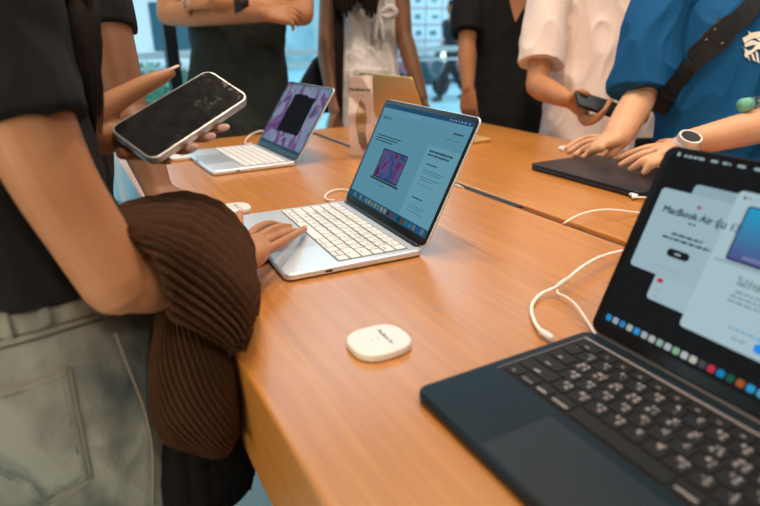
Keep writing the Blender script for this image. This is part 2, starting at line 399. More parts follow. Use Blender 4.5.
# screen contents -- coordinates in millimetres in the lid's own frame
def area(dsp, name, x0, x1, y0, y1, m, z, r=0., skew=0):
    b = NB(); w, h = (x1-x0)/1000, (y1-y0)/1000
    slab(b, rrect(w, h, max(r/1000, .00005), 5 if r else 1), z/1000, z/1000+.00006, 0, 1, (x0+x1)/2000, (y0+y1)/2000)
    return obj(name, b, m, dsp)
def line(dsp, x0, x1, y, m, z=.75, h=1.6):
    """a run of small print too fine to read: short word-long dashes"""
    b = NB(); x = x0
    while x < x1-.6:
        w = min(random.uniform(3, 7.5), x1-x)
        slab(b, rrect(w/1000, h/1000, h/2600, 2), z/1000, z/1000+.00004, 0, 1, (x+w/2)/1000, y/1000); x += w+1.1
    return obj('small_print', b, m, dsp)
SCRN = dict(x0=-143.5, x1=143.5, y0=14, y1=200)
def wallpaper_mat(name, cols, scale, strength, dist=1.2):
    m = mat(name, (.01, .01, .01), .25)
    n, l, bs = nodes(m); tc = n.new('ShaderNodeTexCoord'); mp = n.new('ShaderNodeMapping'); mp.inputs['Scale'].default_value = scale
    tx = n.new('ShaderNodeTexNoise'); tx.inputs['Scale'].default_value = 1; tx.inputs['Detail'].default_value = 2; tx.inputs['Distortion'].default_value = dist
    rp = n.new('ShaderNodeValToRGB'); e = rp.color_ramp.elements
    while len(e) < len(cols): e.new(.5)
    for i, c in enumerate(cols): e[i].position = .28+.44*i/(len(cols)-1); e[i].color = (*c, 1)
    l.new(tc.outputs['Object'], mp.inputs[0]); l.new(mp.outputs[0], tx.inputs[0]); l.new(tx.outputs[0], rp.inputs[0])
    e2 = n.new('ShaderNodeEmission'); l.new(rp.outputs[0], e2.inputs[0]); e2.inputs[1].default_value = strength; l.new(e2.outputs[0], n['Material Output'].inputs[0])
    return m
S = 1.0
E_page = emis('page_blue', (.095, .25, .34), S); E_page2 = emis('page_panel', (.12, .29, .38), S); E_bar = emis('menu_bar_navy', (.015, .065, .14), S)
E_ink = emis('page_ink', (.015, .04, .055), S); E_ink2 = emis('page_ink_soft', (.06, .16, .22), S)
E_abs = wallpaper_mat('abstract_swirl', [(.02, .03, .16), (.04, .16, .42), (.22, .18, .48), (.28, .05, .22), (.08, .01, .10)], (34, 22, 20), .42)
ICONS = [(.03, .35, .8), (.5, .55, .6), (.05, .3, .75), (.55, .65, .55), (.05, .4, .9), (.55, .62, .62), (.65, .65, .68), (.4, .62, .5), (.62, .68, .72), (.35, .62, .4),
         (.68, .72, .74), (.72, .72, .62), (.1, .1, .12), (.75, .05, .1), (.02, .3, .7), (.02, .14, .09), (.55, .14, .04), (.05, .45, .9), (.1, .5, .85), (.45, .45, .5), (.03, .3, .8), (.5, .5, .55)]
def dock(dsp, x0, step, n, y, size, dim):
    for i in range(n):
        c = tuple(v*dim for v in ICONS[i % len(ICONS)])
        area(dsp, 'dock_icon', x0+i*step-size/2, x0+i*step+size/2, y-size/2, y+size/2, emis('icon_lit', c, S), .75, size*.24)
def mini_laptop(dsp, x0, x1, y0, y1, m):
    area(dsp, 'pictured_laptop', x0-1.5, x1+1.5, y0-2, y1+1.5, emis('pictured_bezel', (.008, .01, .015), S), .5, 2.5)
    area(dsp, 'pictured_screen', x0, x1, y0, y1, m, .6, 1.5)
    area(dsp, 'pictured_base', x0-9, x1+9, y0-7, y0-3, emis('pictured_body', (.03, .05, .07), S), .6, 1.5)
def screen_page(dsp):
    area(dsp, 'web_page', -143.5, 143.5, 14, 200, E_page, .3, 2)
    area(dsp, 'menu_bar', -143.5, 143.5, 192.5, 200, E_bar, .45, 1)
    area(dsp, 'tool_bar', -143.5, 143.5, 181, 192.5, emis('tool_bar_blue', (.10, .26, .37), S), .42)
    for x in (-138, -128, -117, -108, -98): line(dsp, x, x+6, 196, E_ink2, h=1.8)
    for x in (80, 88, 95, 103, 111, 120, 131): line(dsp, x, x+3, 196, emis('bar_white', (.4, .5, .55), S), h=1.8)
    line(dsp, -40, 20, 186.5, E_page2, h=3); line(dsp, 0, 12, 186.5, E_ink2, .8, 1.5)
    text('page_heading', 'MacBook Air', .0062, E_ink, dsp, (-.133, .1742, .0008), bold=.00012)
    for i, y in enumerate((141, 136, 131)): line(dsp, -128, (-36, -45, -60)[i], y, E_ink, h=2.2)
    area(dsp, 'page_panel', 50, 143.5, 27, 150, E_page2, .4, 3)
    mini_laptop(dsp, -82, 6, 69, 119, E_abs)
    for x in (-62, -47, -40, -33, -20): area(dsp, 'colour_swatch', x-1.6, x+1.6, 54.5, 57.7, E_ink if x in (-40, -33) else E_ink2, .7, 1.6)
    for y, x1, h in ((141, 128, 3.2), (135, 122, 3.2), (120, 99, 2), (110, 125, 1.6), (106, 118, 1.6), (98, 123, 1.6), (94, 108, 1.6), (86, 112, 1.4), (63.5, 97, 2.2), (50.4, 116, 1.4), (46, 104, 1.4), (41, 118, 1.4)):
        line(dsp, 60 if h > 3 else 66, x1, y, E_ink if h > 1.9 else E_ink2, h=h)
    line(dsp, 103, 130, 176.5, E_ink, h=2.6); line(dsp, 91, 105, 166, E_ink2, h=1.8); line(dsp, 112, 130, 166, E_ink2, h=1.8)
    area(dsp, 'dock_bar', -143.5, 143.5, 14, 27, emis('dock_strip', (.012, .075, .14), S), .5, 2)
    dock(dsp, -132, 12.5, 22, 20.5, 8.5, .28)
def screen_windows(dsp):
    area(dsp, 'wallpaper', -143.5, 143.5, 14, 200, emis('near_black', (.010, .011, .012), S), .3, 2)
    W_ = emis('window_pale', (.31, .44, .49), S); W2 = emis('window_pale_back', (.26, .38, .44), S); W3 = emis('window_pale_front', (.37, .51, .56), S)
    lit = emis('menu_text', (.30, .42, .45), S)
    b = NB(); ellipsoid(b, V((-.135, .201, .0008)), .0018, .0021, .0002); obj('menu_logo', b, lit, dsp, True)
    for x0, x1 in ((-129, -107), (-101.5, -94.5), (-90, -82), (-76, -67), (-61, -52)): line(dsp, x0, x1, 201-.6, lit, h=2.4)
    area(dsp, 'back_window', -106, -40, 80, 176, W2, .36, 4); area(dsp, 'small_window', -106, -20, 56.5, 84, emis('window_low', (.33, .46, .52), S), .40, 4)
    area(dsp, 'about_window', -137, -55, 81.5, 166, W_, .46, 4)
    for x in (-100, -95, -90): area(dsp, 'window_button', x-1.2, x+1.2, 170.3, 172.7, emis('button_grey', (.24, .36, .42), S), .6, 1.2)
    line(dsp, -80, -70, 171.5, emis('button_grey2', (.24, .36, .42), S), h=2)
    area(dsp, 'picture_dot', -95.5, -90.5, 153.3, 156.8, emis('dot_rose', (.32, .12, .14), S), .6, 1.7)
    text('window_title', 'MacBook Air รุ่น 13', .0097, E_ink, dsp, (-.1275, .1452, .0008), bold=.0003)
    line(dsp, -97, -89, 138, E_ink, h=1.8)
    for y, x0, x1 in ((124.5, -108, -76), (119.5, -116, -66)): line(dsp, x0, x1, y, E_ink, h=2.2)
    area(dsp, 'pill_button', -105, -81.5, 102.5, 110.5, emis('pill_black', (.012, .013, .015), S), .6, 3.9)
    line(dsp, -97, -89, 106.5, lit, .8, 1.8); line(dsp, -112, -84, 90, emis('faint_print', (.25, .36, .41), S), h=1.4)
    area(dsp, 'red_badge', -102.5, -96, 75, 79.5, emis('badge_red', (.42, .03, .08), S), .6, 2); line(dsp, -101, -96, 68, emis('faint_print2', (.25, .36, .41), S), h=1.2); line(dsp, -101, -94, 61, emis('faint_print3', (.25, .36, .41), S), h=1.2)
    area(dsp, 'front_window', -64.5, 42, 45, 179.5, W3, .62, 4)
    for x, c in ((-57.5, (.05, .03, .03)), (-53, (.35, .22, .08)), (-48.5, (.3, .4, .43))): area(dsp, 'window_button', x-1.3, x+1.3, 172.5, 175.1, emis('button_lit', c, S), .7, 1.3)
    m = mat('pictured_gradient', (.01, .01, .01), .25); n, l, bs = nodes(m)
    tc = n.new('ShaderNodeTexCoord'); sp = n.new('ShaderNodeSeparateXYZ'); mr = n.new('ShaderNodeMapRange'); mr.inputs[1].default_value = .118; mr.inputs[2].default_value = .168
    rp = n.new('ShaderNodeValToRGB'); rp.color_ramp.elements[0].color = (.06, .06, .22, 1); rp.color_ramp.elements[1].color = (.0, .30, .50, 1)
    l.new(tc.outputs['Object'], sp.inputs[0]); l.new(sp.outputs[1], mr.inputs[0]); l.new(mr.outputs[0], rp.inputs[0]); l.new(rp.outputs[0], bs.inputs['Emission Color']); bs.inputs['Emission Strength'].default_value = S
    area(dsp, 'pictured_laptop', -51.8, 26, 117, 168, emis('pictured_bezel2', (.02, .025, .06), S), .7, 3); area(dsp, 'pictured_screen', -50.3, 24.5, 119, 166.5, m, .78, 2)
    area(dsp, 'pictured_dock', -38, 12, 121, 124.5, emis('pictured_dock_strip', (.16, .18, .36), S), .85, 1)
    area(dsp, 'pictured_base', -60, 34, 113.5, 116, emis('pictured_base_grey', (.26, .37, .43), S), .8, 1)
    text('window_heading', 'ไม่ว่าจะใช้', .0088, E_ink, dsp, (-.0335, .1015, .0010), bold=.0001)
    for y, x0, x1 in ((93, -31, 20), (88.5, -34, 22), (84, -34, 16)): line(dsp, x0, x1, y, emis('grey_print', (.18, .26, .30), S), 1, 2)
    line(dsp, -24, 22, 62, emis('link_blue', (.10, .33, .52), S), 1, 1.6); line(dsp, -18, -6, 54.5, emis('grey_print2', (.24, .34, .38), S), 1, 2.2)
    area(dsp, 'blue_button', 1, 24, 50.5, 58.5, emis('button_blue', (.02, .24, .75), S), .9, 3.5)
    dock(dsp, -134.4, 8.65, 20, 21.6, 6.6, .62)
def screen_swirl(dsp):
    area(dsp, 'wallpaper', -143.5, 143.5, 14, 200, wallpaper_mat('violet_swirl', [(.30, .50, .66), (.20, .36, .60), (.42, .44, .62), (.16, .06, .26), (.30, .16, .42), (.02, .18, .34)], (17, 9, 10), .55, 1.6), .3, 2)
    b = NB(); slab(b, [(x*.001, y*.001) for x, y in ((-66, 58), (84, 61), (80, 172), (40, 171), (20, 176), (-40, 176), (-62, 171))], .00045, .0005); obj('black_shape', b, emis('shape_black', (.010, .011, .014), S), dsp)  # black polygon laid over the swirl wallpaper
    area(dsp, 'dock_bar', -143.5, 143.5, 14, 22, emis('dock_dark', (.02, .07, .09), S), .5, 1)
    dock(dsp, -128, 8, 4, 24, 5, .3)
LA = laptop('laptop', 'open silver laptop with white keys under the hand, showing a blue web page', (-.0012, .9246), -63.8768, 63.6301, M['silver'], M['key_white'], M['well_white'], M['legend_dark'], screen_page)
LB = laptop('laptop', 'open black laptop with black keys in the right foreground', (.2979, .4063), -61.7232, 67.4395, M['midnight'], M['key_black'], M['well_black'], M['legend'], screen_windows, d=.222)
LC = laptop('laptop', 'open silver laptop with a violet swirl on screen, behind the raised phone', (-.2871, 1.5571), -59.7658, 56.625, M['silver'], M['key_white'], M['well_white'], M['legend_dark'], screen_swirl, False)
LE = laptop('laptop', 'open gold laptop seen from the back of its lid, behind the paper sign', (.0886, 1.7654), 118.85+1.03, 66.91, M['gold'], M['key_white'], M['well_white'], M['legend_dark'], screen_page, False)
# closed dark laptop on the far table
cD = V((.443, 1.2208, 0))+V((-.281, .15, 0)).normalized()*0
ax = V((.4716, -.8824, 0)); ay = V((.8824, .4716, 0))
rD = empty('laptop', cD+ay*.1105, (0, 0, math.atan2(ax.y, ax.x)), label='closed dark laptop under two hands on the far table', cat='laptop', group='laptops on the tables')
b = NB(); slab(b, rrect(.316, .221, .012, 8), .0015, .0102, .003, 3); obj('base', b, M['spacegrey'], rD, True).data.set_sharp_from_angle(angle=R_(35))
b = NB(); slab(b, rrect(.316, .221, .012, 8), .0108, .0155, .0022, 3); obj('lid', b, M['spacegrey'], rD, True).data.set_sharp_from_angle(angle=R_(35))
b = NB(); box(b, -.13, .13, -.108, -.1, .0098, .0112); obj('hinge', b, M['black'], rD)
for sx in (-1, 1):
    for sy in (-1, 1):
        b = NB(); slab(b, squircle(.016, .016, 16, 2), 0, .0016, 0, 1, sx*.13, sy*.09); obj('rubber_foot', b, M['rubber'], rD)
# ================================================================== BADGES, CABLES, SIGN, PHONES
def badge(x, y, rot, label, size=(.060, .0665), txt=True):
    p = on(x, y, .010); t = empty('price_badge', (p.x, p.y, 0), (0, 0, rot), label=label, cat='badge', group='white product badges')
    b = NB(); slab(b, squircle(*size, 56, 2.7), 0, .0095, .0028, 4); obj('body', b, M['white'], t, True).data.set_sharp_from_angle(angle=R_(40))
    if txt:
        text('badge_title', 'MacBook Air', .0062, M['ink'], t, (0, .008, .0097), align='CENTER', bold=.00008)
        text('badge_size', '13"', .0042, M['ink_grey'], t, (0, -.001, .0097), align='CENTER'); text('badge_mark', 'M3', .0042, M['ink_grey'], t, (0, -.009, .0097), align='CENTER')
    return t
badge(378.8, 338, R_(-62), 'white rounded badge lying alone in the middle of the front table')
badge(232.5, 206.5, R_(-62), 'white rounded badge half hidden behind the hand on the keyboard')
badge(179, 155.5, R_(-60), 'white rounded badge under the raised phone beside the violet-screen laptop')
badge(571, 147, R_(118), 'white rounded badge at the fingertips of the person in blue')
def cable(name, label, strands, plugs=(), cat='cable'):
    t = empty(name, V((strands[0][0][0].x, strands[0][0][0].y, 0)), label=label, cat=cat, group='white charging cables')
    for pts, r in strands:
        b = NB(); tube(b, pts, r, 10, n=len(pts)*8, closed_round=False); obj('cord', b, M['cable'], t, True, world=True)
    for nm, a, c, r, m in plugs:
        b = NB(); tube(b, [a, c], r, 12); obj(nm, b, m, t, True, world=True)
    return t
r = .0021
Bp = on(549, 337.5, .006)
cable('charging_cable', 'white cable looping from the black laptop to the table gap',
      [([Bp, on(540, 330, .006), on(533, 318, .004), on(532, 305, .004), on(541, 294, .006), on(554, 288, .012), on(566, 280, .016), on(582, 267, .02), on(600, 257, .018), on(622, 251, .012), on(645, 249, .004), on(660, 252, -.02)], .0022),
       ([on(557, 288, .010), on(558, 293, .008), on(566, 297, .008), on(576, 305, .010), on(588, 322, .006), on(596, 336, .004)], .0014)],
      [('plug', Bp+V((.002, .0, 0)), on(542, 332, .006), .0038, M['white']), ('collar', on(559, 285, .0135), on(566, 280, .016), .0034, M['white'])])
cable('charging_cable', 'white cable rising from the table gap beyond the black laptop screen',
      [([on(563, 226, -.03), on(564, 223.5, .002), on(573, 218, .012), on(585, 213, .02), on(600, 210, .022), on(615, 210, .018), on(632, 212, .008), on(655, 214, .003), on(680, 213, .003)], .0019)])
cable('charging_cable', 'white cable curling behind the blue-page laptop',
      [([on(356, 194, .005), on(346, 190, .004), on(336, 190, .004), on(328, 193, .004), on(325, 197, .004), on(328, 200, .004), on(334, 200.5, .005)], .0019)])
cable('charging_cable', 'white cable arching behind the violet-screen laptop',
      [([on(272, 134, .01), on(262, 131, .014), on(254, 133, .014), on(248, 137, .008), on(245, 142, .004), on(247, 144, .004), on(252, 143, .006)], .0021)])
cable('charging_cable', 'short white cable end showing right of the blue-page laptop lid',
      [([on(445, 184, .004), on(456, 185, .004), on(461, 187, .003), on(465, 189.5, -.01), on(466, 191, -.03)], .0019)])
ay_ = V((.8824, .4716, 0))
cable('charging_cable', 'white cable with silver plug in the closed dark laptop',
      [([on(634.6, 197, .0072)-ay_*.004, on(643, 197.5, .007), on(654, 198, .005), on(672, 196, .003), on(700, 195, .003)], .0019)],
      [('plug', on(631.5, 194.2, .0072)-ay_*.002, on(637, 195.6, .0072)-ay_*.002, .0040, M['silver']), ('plug_stem', on(634, 194.8, .0072)-ay_*.002, on(634.6, 197.3, .0072)-ay_*.004, .0030, M['white'])])
# ribbed dark strip by the laptop's front edge
b = NB(); q = [on(243, 267, .002), on(250, 263.5, .003), on(258, 262, .003), (on(266, 260.5, .003)), on(272, 258.5, .002)]
for s in (-.008, 0, .008):
    tube(b, [p+V((s*.5, s, 0)) for p in q], .0026, 8)
tag(obj('dark_strip', b, M['rubber'], None, True), 'dark ribbed strip on the table beneath the typing hand', 'strap')
# acrylic sign holder with a printed paper
M['acrylic'] = mat('clear_acrylic', (.95, .95, .95), .03)
def glossmix(m, f):
    n, l, bs = nodes(m)
    tr = n.new('ShaderNodeBsdfTransparent'); tr.inputs[0].default_value = (.96, .96, .97, 1); gl = n.new('ShaderNodeBsdfGlossy'); gl.inputs['Roughness'].default_value = .03
    mx = n.new('ShaderNodeMixShader'); mx.inputs[0].default_value = f
    l.new(tr.outputs[0], mx.inputs[1]); l.new(gl.outputs[0], mx.inputs[2]); l.new(mx.outputs[0], n['Material Output'].inputs[0])
glossmix(M['acrylic'], .03)
sp_ = on(361.5, 158, 0); sR = R_(-20)
sg = empty('sign_holder', (sp_.x, sp_.y, 0), (0, 0, sR), label='clear acrylic stand with a pale printed product sheet', cat='sign')
b = NB(); box(b, -.034, .034, -.002, .002, .006, .215); box(b, -.034, .034, .010, .014, .006, .215); obj('acrylic_panel', b, M['acrylic'], sg)
b = NB(); slab(b, rrect(.085, .07, .006, 4), 0, .007, .001, 1); obj('acrylic_foot', b, M['acrylic'], sg)
M['paper'] = mat('paper_pink', (.86, .68, .62), .6)
b = NB(); box(b, -.032, .032, .003, .009, .010, .210); pp = obj('paper', b, M['paper'], sg)
text('print', 'MacBook Air', .0115, M['ink'], pp, (0, .0022, .178), (R_(90), 0, 0), 'CENTER', bold=.0003); text('print', 'เบา แรง', .0065, M['ink_grey'], pp, (0, .0022, .164), (R_(90), 0, 0), 'CENTER')
b = NB()
ol = [(-.014, .07), (-.016, .10), (-.010, .135), (.0, .155), (.012, .14), (.017, .105), (.012, .07)]
f_ = b.faces.new([b.verts.new((x, .0022, z)) for x, z in ol]); obj('printed_picture', b, mat('print_ochre', (.42, .24, .07), .6), pp)
b = NB(); b.faces.new([b.verts.new((x, .0021, z)) for x, z in ((-.012, .07), (.012, .07), (.018, .03), (.004, .018), (-.008, .04))]); obj('printed_picture', b, mat('print_brown', (.16, .08, .05), .6), pp)
# phone in the left hand
def phone(label, loc, rot, L, W, T, frame, group='smartphones'):
    t = empty('smartphone', loc, label=label, cat='phone', group=group); t.rotation_euler = rot
    b = NB(); slab(b, rrect(L, W, .0125, 10), -T, 0, .0014, 4); obj('body', b, frame, t, True).data.set_sharp_from_angle(angle=R_(40))
    b = NB(); slab(b, rrect(L-.0042, W-.0042, .0105, 10), -.001, .00015); s = obj('screen', b, M['phone_screen'], t)
    for x in (.028, .046):
        b = NB(); box(b, x-.006, x+.006, -W/2-.0005, -W/2+.001, -T*.62, -T*.34); obj('side_button', b, frame, t)
    for y in (.012, -.012):
        b = NB(); slab(b, squircle(.02, .02, 24, 2), -T-.003, -T, 0, 1, L/2-.02, y); obj('camera_lens', b, M['black'], t)
    b = NB(); slab(b, squircle(.0045, .0045, 16, 2), .0001, .0003, 0, 1, L/2-.0085, -.010); obj('front_camera', b, emis('lens_spot', (.25, .27, .28), .5), t)
    return t
m = noisy(mat('phone_glass', (.012, .011, .011), .12, 0, .22), (.010, .009, .009), (.020, .018, .017), (60, 60, 60), 3); M['phone_screen'] = m
# smears of fingerprints on the glass
n, l, bs = nodes(m); tc = n.new('ShaderNodeTexCoord'); tx = n.new('ShaderNodeTexNoise'); tx.inputs['Scale'].default_value = 75; tx.inputs['Detail'].default_value = 3; tx.inputs['Distortion'].default_value = 1.5
rp = n.new('ShaderNodeValToRGB'); rp.color_ramp.elements[0].position = .55; rp.color_ramp.elements[0].color = (.10, .10, .10, 1); rp.color_ramp.elements[1].position = .78; rp.color_ramp.elements[1].color = (.36, .36, .36, 1)
l.new(tc.outputs['Object'], tx.inputs[0]); l.new(tx.outputs[0], rp.inputs[0]); l.new(rp.outputs[0], bs.inputs['Roughness'])
M['phone_frame'] = mat('phone_frame', (.56, .55, .55), .36, .6)
PH_LOC = V((-.2345, .6885, .2280)); PH_ROT = (.495, -.3852, .8774)
PH = phone('white-framed smartphone with a smeared black screen held up at left', PH_LOC, PH_ROT, .1535, .0725, .0108, M['phone_frame'])
PHM = Matrix.Translation(PH_LOC) @ Euler(PH_ROT).to_matrix().to_4x4()
def ph(x, y, z): return PHM @ V((x, y, z))
#%%SPLIT
# ================================================================== PEOPLE
UPZ = V((0, 0, 1))
def face_dirs(az):            # facing direction from an azimuth measured from +y towards +x
    a = R_(az); Fd = V((math.sin(a), math.cos(a), 0)); return Fd, V((Fd.y, -Fd.x, 0))
TORSO = [(-.20, .125, .088), (-.08, .158, .105), (.05, .160, .108), (.20, .143, .098), (.36, .130, .092), (.55, .142, .102), (.72, .158, .108), (.86, .165, .098), (.95, .125, .080), (1.02, .066, .060), (1.12, .052, .055), (1.24, .052, .056)]
def torso(bm, pel, neck, F, R, s=1., inf=0., t0=-.3, t1=2., lean_mid=V((0, 0, 0)), depth=1., taper=None):
    rings = []
    L = neck-pel
    for t, hw, hd in TORSO:
        if t < t0 or t > t1: continue
        c = pel+L*t+lean_mid*math.sin(max(0, min(1, t))*math.pi)
        k = (taper(t) if taper else 1.)
        rings.append((c, R*(hw*s*k+inf), F*(hd*s*depth*k+inf), 2.5))
    loft(bm, rings, 32)
def head(bm, neck, F, R, s=1.):
    c = neck+UPZ*.215*s+F*.035*s
    tube(bm, [neck-UPZ*.06, neck+UPZ*.06+F*.008, neck+UPZ*.14*s+F*.02], [.058*s, .052*s, .052*s], 14)
    ellipsoid(bm, c+UPZ*.02*s-F*.012*s, .073*s, .094*s, .098*s, R, F, UPZ)
    ellipsoid(bm, c-UPZ*.045*s+F*.022*s, .056*s, .066*s, .075*s, R, F, UPZ)
    tube(bm, [c+UPZ*.012*s+F*.088*s, c-UPZ*.010*s+F*.096*s, c-UPZ*.026*s+F*.104*s], [.007*s, .009*s, .013*s], 8)          # nose
    ellipsoid(bm, c-UPZ*.060*s+F*.084*s, .024*s, .010*s, .008*s, R, F, UPZ, 10, 8)                                           # lips
    ellipsoid(bm, c-UPZ*.096*s+F*.066*s, .022*s, .020*s, .018*s, R, F, UPZ, 10, 8)                                           # chin
    for q in (-1, 1):
        ellipsoid(bm, c-UPZ*.008*s+R*.073*s*q-F*.012*s, .010*s, .020*s, .032*s, R, F, UPZ, 10, 8)                            # ears
        ellipsoid(bm, c+UPZ*.026*s+R*.033*s*q+F*.074*s, .022*s, .012*s, .007*s, R, F, UPZ, 10, 8)                            # brows
        ellipsoid(bm, c+UPZ*.008*s+R*.032*s*q+F*.077*s, .013*s, .010*s, .009*s, R, F, UPZ, 10, 8)                            # eyelids
    return c
def hair_cap(c, F, R, s=1., long=0.):
    bm = NB(); ellipsoid(bm, c+UPZ*.038*s-F*.024*s, .086*s, .098*s, .100*s, R, F, UPZ)
    if long:
        for k in range(-3, 4):
            a = k*.42; d = (-F*math.cos(a)+R*math.sin(a))
            tube(bm, [c+UPZ*.06+d*.07, c-UPZ*.06+d*.085, c-UPZ*(.10+long*.5)+d*.09, c-UPZ*(.10+long)+d*.08], [.045, .045, .04, .015], 10)
    else: ellipsoid(bm, c-UPZ*.02*s-F*.055*s, .072*s, .055*s, .085*s, R, F, UPZ)
    return bm
def arm(bm, pts, rads, seg=16): tube(bm, pts, rads, seg, n=len(pts)*7)
def leg(bm, pel, R, F, q, s=1., inf=0., stance=.0):
    hip = pel+R*.085*q*s-UPZ*.03; foot = V((pel.x, pel.y, ZF))+R*(.10+stance)*q*s
    knee = (hip+foot)*.5+F*.015
    tube(bm, [hip, hip.lerp(knee, .5)+F*.01, knee, knee.lerp(foot, .45)-F*.015, foot+UPZ*.08], [.088*s+inf, .075*s+inf, .054*s+inf, .053*s+inf, .036*s+inf], 16, n=24)
    return foot
def shoe(foot, F, R):
    bm = NB(); loft(bm, [(foot+UPZ*.002+F*.07, R*.043, F*.135, 2.6), (foot+UPZ*.03+F*.07, R*.045, F*.138, 2.6), (foot+UPZ*.055+F*.05, R*.042, F*.11, 2.4), (foot+UPZ*.10, R*.042, F*.05, 2.2)], 24); return bm
def finger(bm, pts, r0=.0082, r1=.0062): tube(bm, pts, [r0+(r1-r0)*i/(len(pts)-1) for i in range(len(pts))], 10, n=len(pts)*5)
def hand(bm, wrist, D, N, S, curls=(20, 25, 30, 35), s=1., thumb=None, spread=5, arch=12):
    """right or left hand: D towards the finger tips, N out of the back of the hand, S towards the thumb side"""
    D = D.normalized(); N = (N-D*N.dot(D)).normalized(); S = (S-D*S.dot(D)-N*S.dot(N)).normalized()
    loft(bm, [(wrist-D*.01*s, S*.026*s, N*.019*s, 2.2), (wrist+D*.02*s, S*.031*s, N*.018*s, 2.4), (wrist+D*.055*s, S*.040*s, N*.0155*s, 2.6), (wrist+D*.085*s, S*.041*s, N*.013*s, 2.6), (wrist+D*.096*s, S*.036*s, N*.009*s, 2.4)], 20)
    tips = []
    for k, (off, base, ln) in enumerate(((.031, .086, .072), (.0105, .090, .080), (-.0105, .086, .074), (-.030, .078, .058))):
        sp = R_(spread*(1.2-k*.8)); d0 = (D*math.cos(sp)+S*math.sin(sp)); p = wrist+D*(base-.018)*s+S*off*s; pts = [p]; ang = 0
        c = curls[k]
        p = wrist+D*base*s+S*off*s; pts.append(p)
        for seg_, cc in ((.45, c*.8), (.31, c*1.1), (.24, c*.7)):
            ang += cc; p = p+(d0*math.cos(R_(ang))-N*math.sin(R_(ang)))*ln*seg_*s; pts.append(p)
        tube(bm, pts, [.0095*s, .0094*s, .0086*s, .0077*s, .0066*s], 10, n=25); tips.append((pts[-1], (pts[-1]-pts[-2]).normalized(), (N*math.cos(R_(ang))+d0*math.sin(R_(ang)))))
    th = thumb or (D*.75+S*.65-N*.25)
    th = th.normalized(); b0 = wrist+D*.016*s+S*.018*s-N*.004*s
    d2 = (th+D*.25).normalized()
    tube(bm, [b0, b0+th*.042*s, b0+th*.042*s+d2*.034*s, b0+th*.042*s+d2*.060*s], [.0155*s, .0125*s, .0105*s, .0078*s], 12, n=22)
    return tips
def nails(root, tips, size=(.0052, .0085)):
    for p, d, n in tips:
        side = d.cross(n).normalized(); bm = NB()
        ellipsoid(bm, p+d*.003+n*.0048, size[0], size[1], .0016, side, d, n, 10, 8); obj('fingernail', bm, M['nail'], root, True, world=True)
def person(label, loc, group='shoppers around the tables'):
    return empty('person', (loc.x, loc.y, ZF), label=label, cat='person', group=group)
def eyes(root, c, F, R, s=1.):
    for q in (-1, 1):
        bm = NB(); ellipsoid(bm, c+UPZ*.002*s+R*.032*s*q+F*.081*s, .012*s, .008*s, .007*s, R, F, UPZ, 10, 8); obj('eye', bm, mat('eye_dark', (.05, .03, .02), .2) if 'eye' not in M else M['eye'], root, True, world=True)
M['eye'] = mat('eye_dark', (.06, .04, .03), .2)
def lower(root, pel, R, F, m, s=1., inf=.016, top=.16, neck=None, name='trousers', voxel=.008):
    bm = NB(); feet = []
    for q in (-1, 1):
        feet.append(leg(bm, pel, R, F, q, s, inf))
    torso(bm, pel, neck, F, R, s, inf*.6, -.3, top)
    part(name, vox(bm, voxel, 3, folds(.006, (8, 8, 3), 3.)), m, root)
    for f in feet: obj('shoe', shoe(f, F, R), M['black'], root, True, world=True)
def clothed(label, pel, neck, az, skin, shirt_m, trouser_m, arms, s=1., hairlong=0., sleeve_inf=.018, sleeve_to=.62, body_vox=.005, shirt_inf=.02, shirt_t0=-.12, hem_flare=0., fold=.006, name='t_shirt', seed=1., shirt_vox=.006, extra=None, depth=1., fs=(8, 8, 4), trname='trousers', hair=True, neck_cut=1.0):
    """arms: list of dicts(sh, el, wr, r=(..), hand=function(bm)->tips)"""
    F, R = face_dirs(az); root = person(label, pel)
    bm = NB(); torso(bm, pel, neck, F, R, s, -.004, depth=depth)
    for q in (-1, 1): leg(bm, pel, R, F, q, s)
    c = head(bm, neck, F, R, s)
    tips = []
    for a in arms:
        el, wr, sh = a['el'], a['wr'], a['sh']; k = a.get('k', 1.)
        arm(bm, [sh, sh.lerp(el, .5), el], [.047*k, .044*k, .037*k]); arm(bm, [el, el.lerp(wr, .3), wr], [.036*k, .039*k, .026*k*a.get('wk', 1)])
        if a.get('hand'): tips += a['hand'](bm) or []
    part('body', vox(bm, body_vox, 4), skin, root)
    eyes(root, c, F, R, s)
    if hair: obj('hair', hair_cap(c, F, R, s, hairlong), M['hair'], root, True, world=True)
    bm = NB(); torso(bm, pel, neck, F, R, s, shirt_inf, shirt_t0, neck_cut, depth=depth, taper=(lambda t: 1+hem_flare*max(0, .5-t)))
    for a in arms:
        el, sh = a['el'], a['sh']; k = a.get('k', 1.); to = a.get('to', sleeve_to)
        e = sh.lerp(el, to); f = a.get('flare', 1.)
        tube(bm, [neck+(sh-neck)*.45+UPZ*.0, sh, sh.lerp(e, .5), e], [.06*k, .055*k+sleeve_inf*.8, (.05*k+sleeve_inf)*(1+(f-1)*.5), (.047*k+sleeve_inf)*f], 20, n=26, closed_round=False)
    part(name, vox(bm, shirt_vox, 2, folds(fold, fs, seed)), shirt_m, root)
    if trouser_m: lower(root, pel, R, F, trouser_m, s, neck=neck, name=trname)
    nails(root, tips[:0])
    if extra: extra(root, F, R, c)
    return root, F, R
def bvh_of(o):
    off = root_of(o) if o.parent else V(o.location)
    me = o.data; return BVHTree.FromPolygons([v.co+off for v in me.vertices], [p.vertices[:] for p in me.polygons])
def cast(bv, x, y, lift=.0):
    r = ray(x, y).normalized(); h = bv.ray_cast(CAM, r)
    if h[0] is None: return None
    n = h[1] if h[1].dot(r) < 0 else -h[1]
    return h[0]+n*lift
def child(root, name): return [o for o in root.children if o.name.split('.')[0] == name][0]
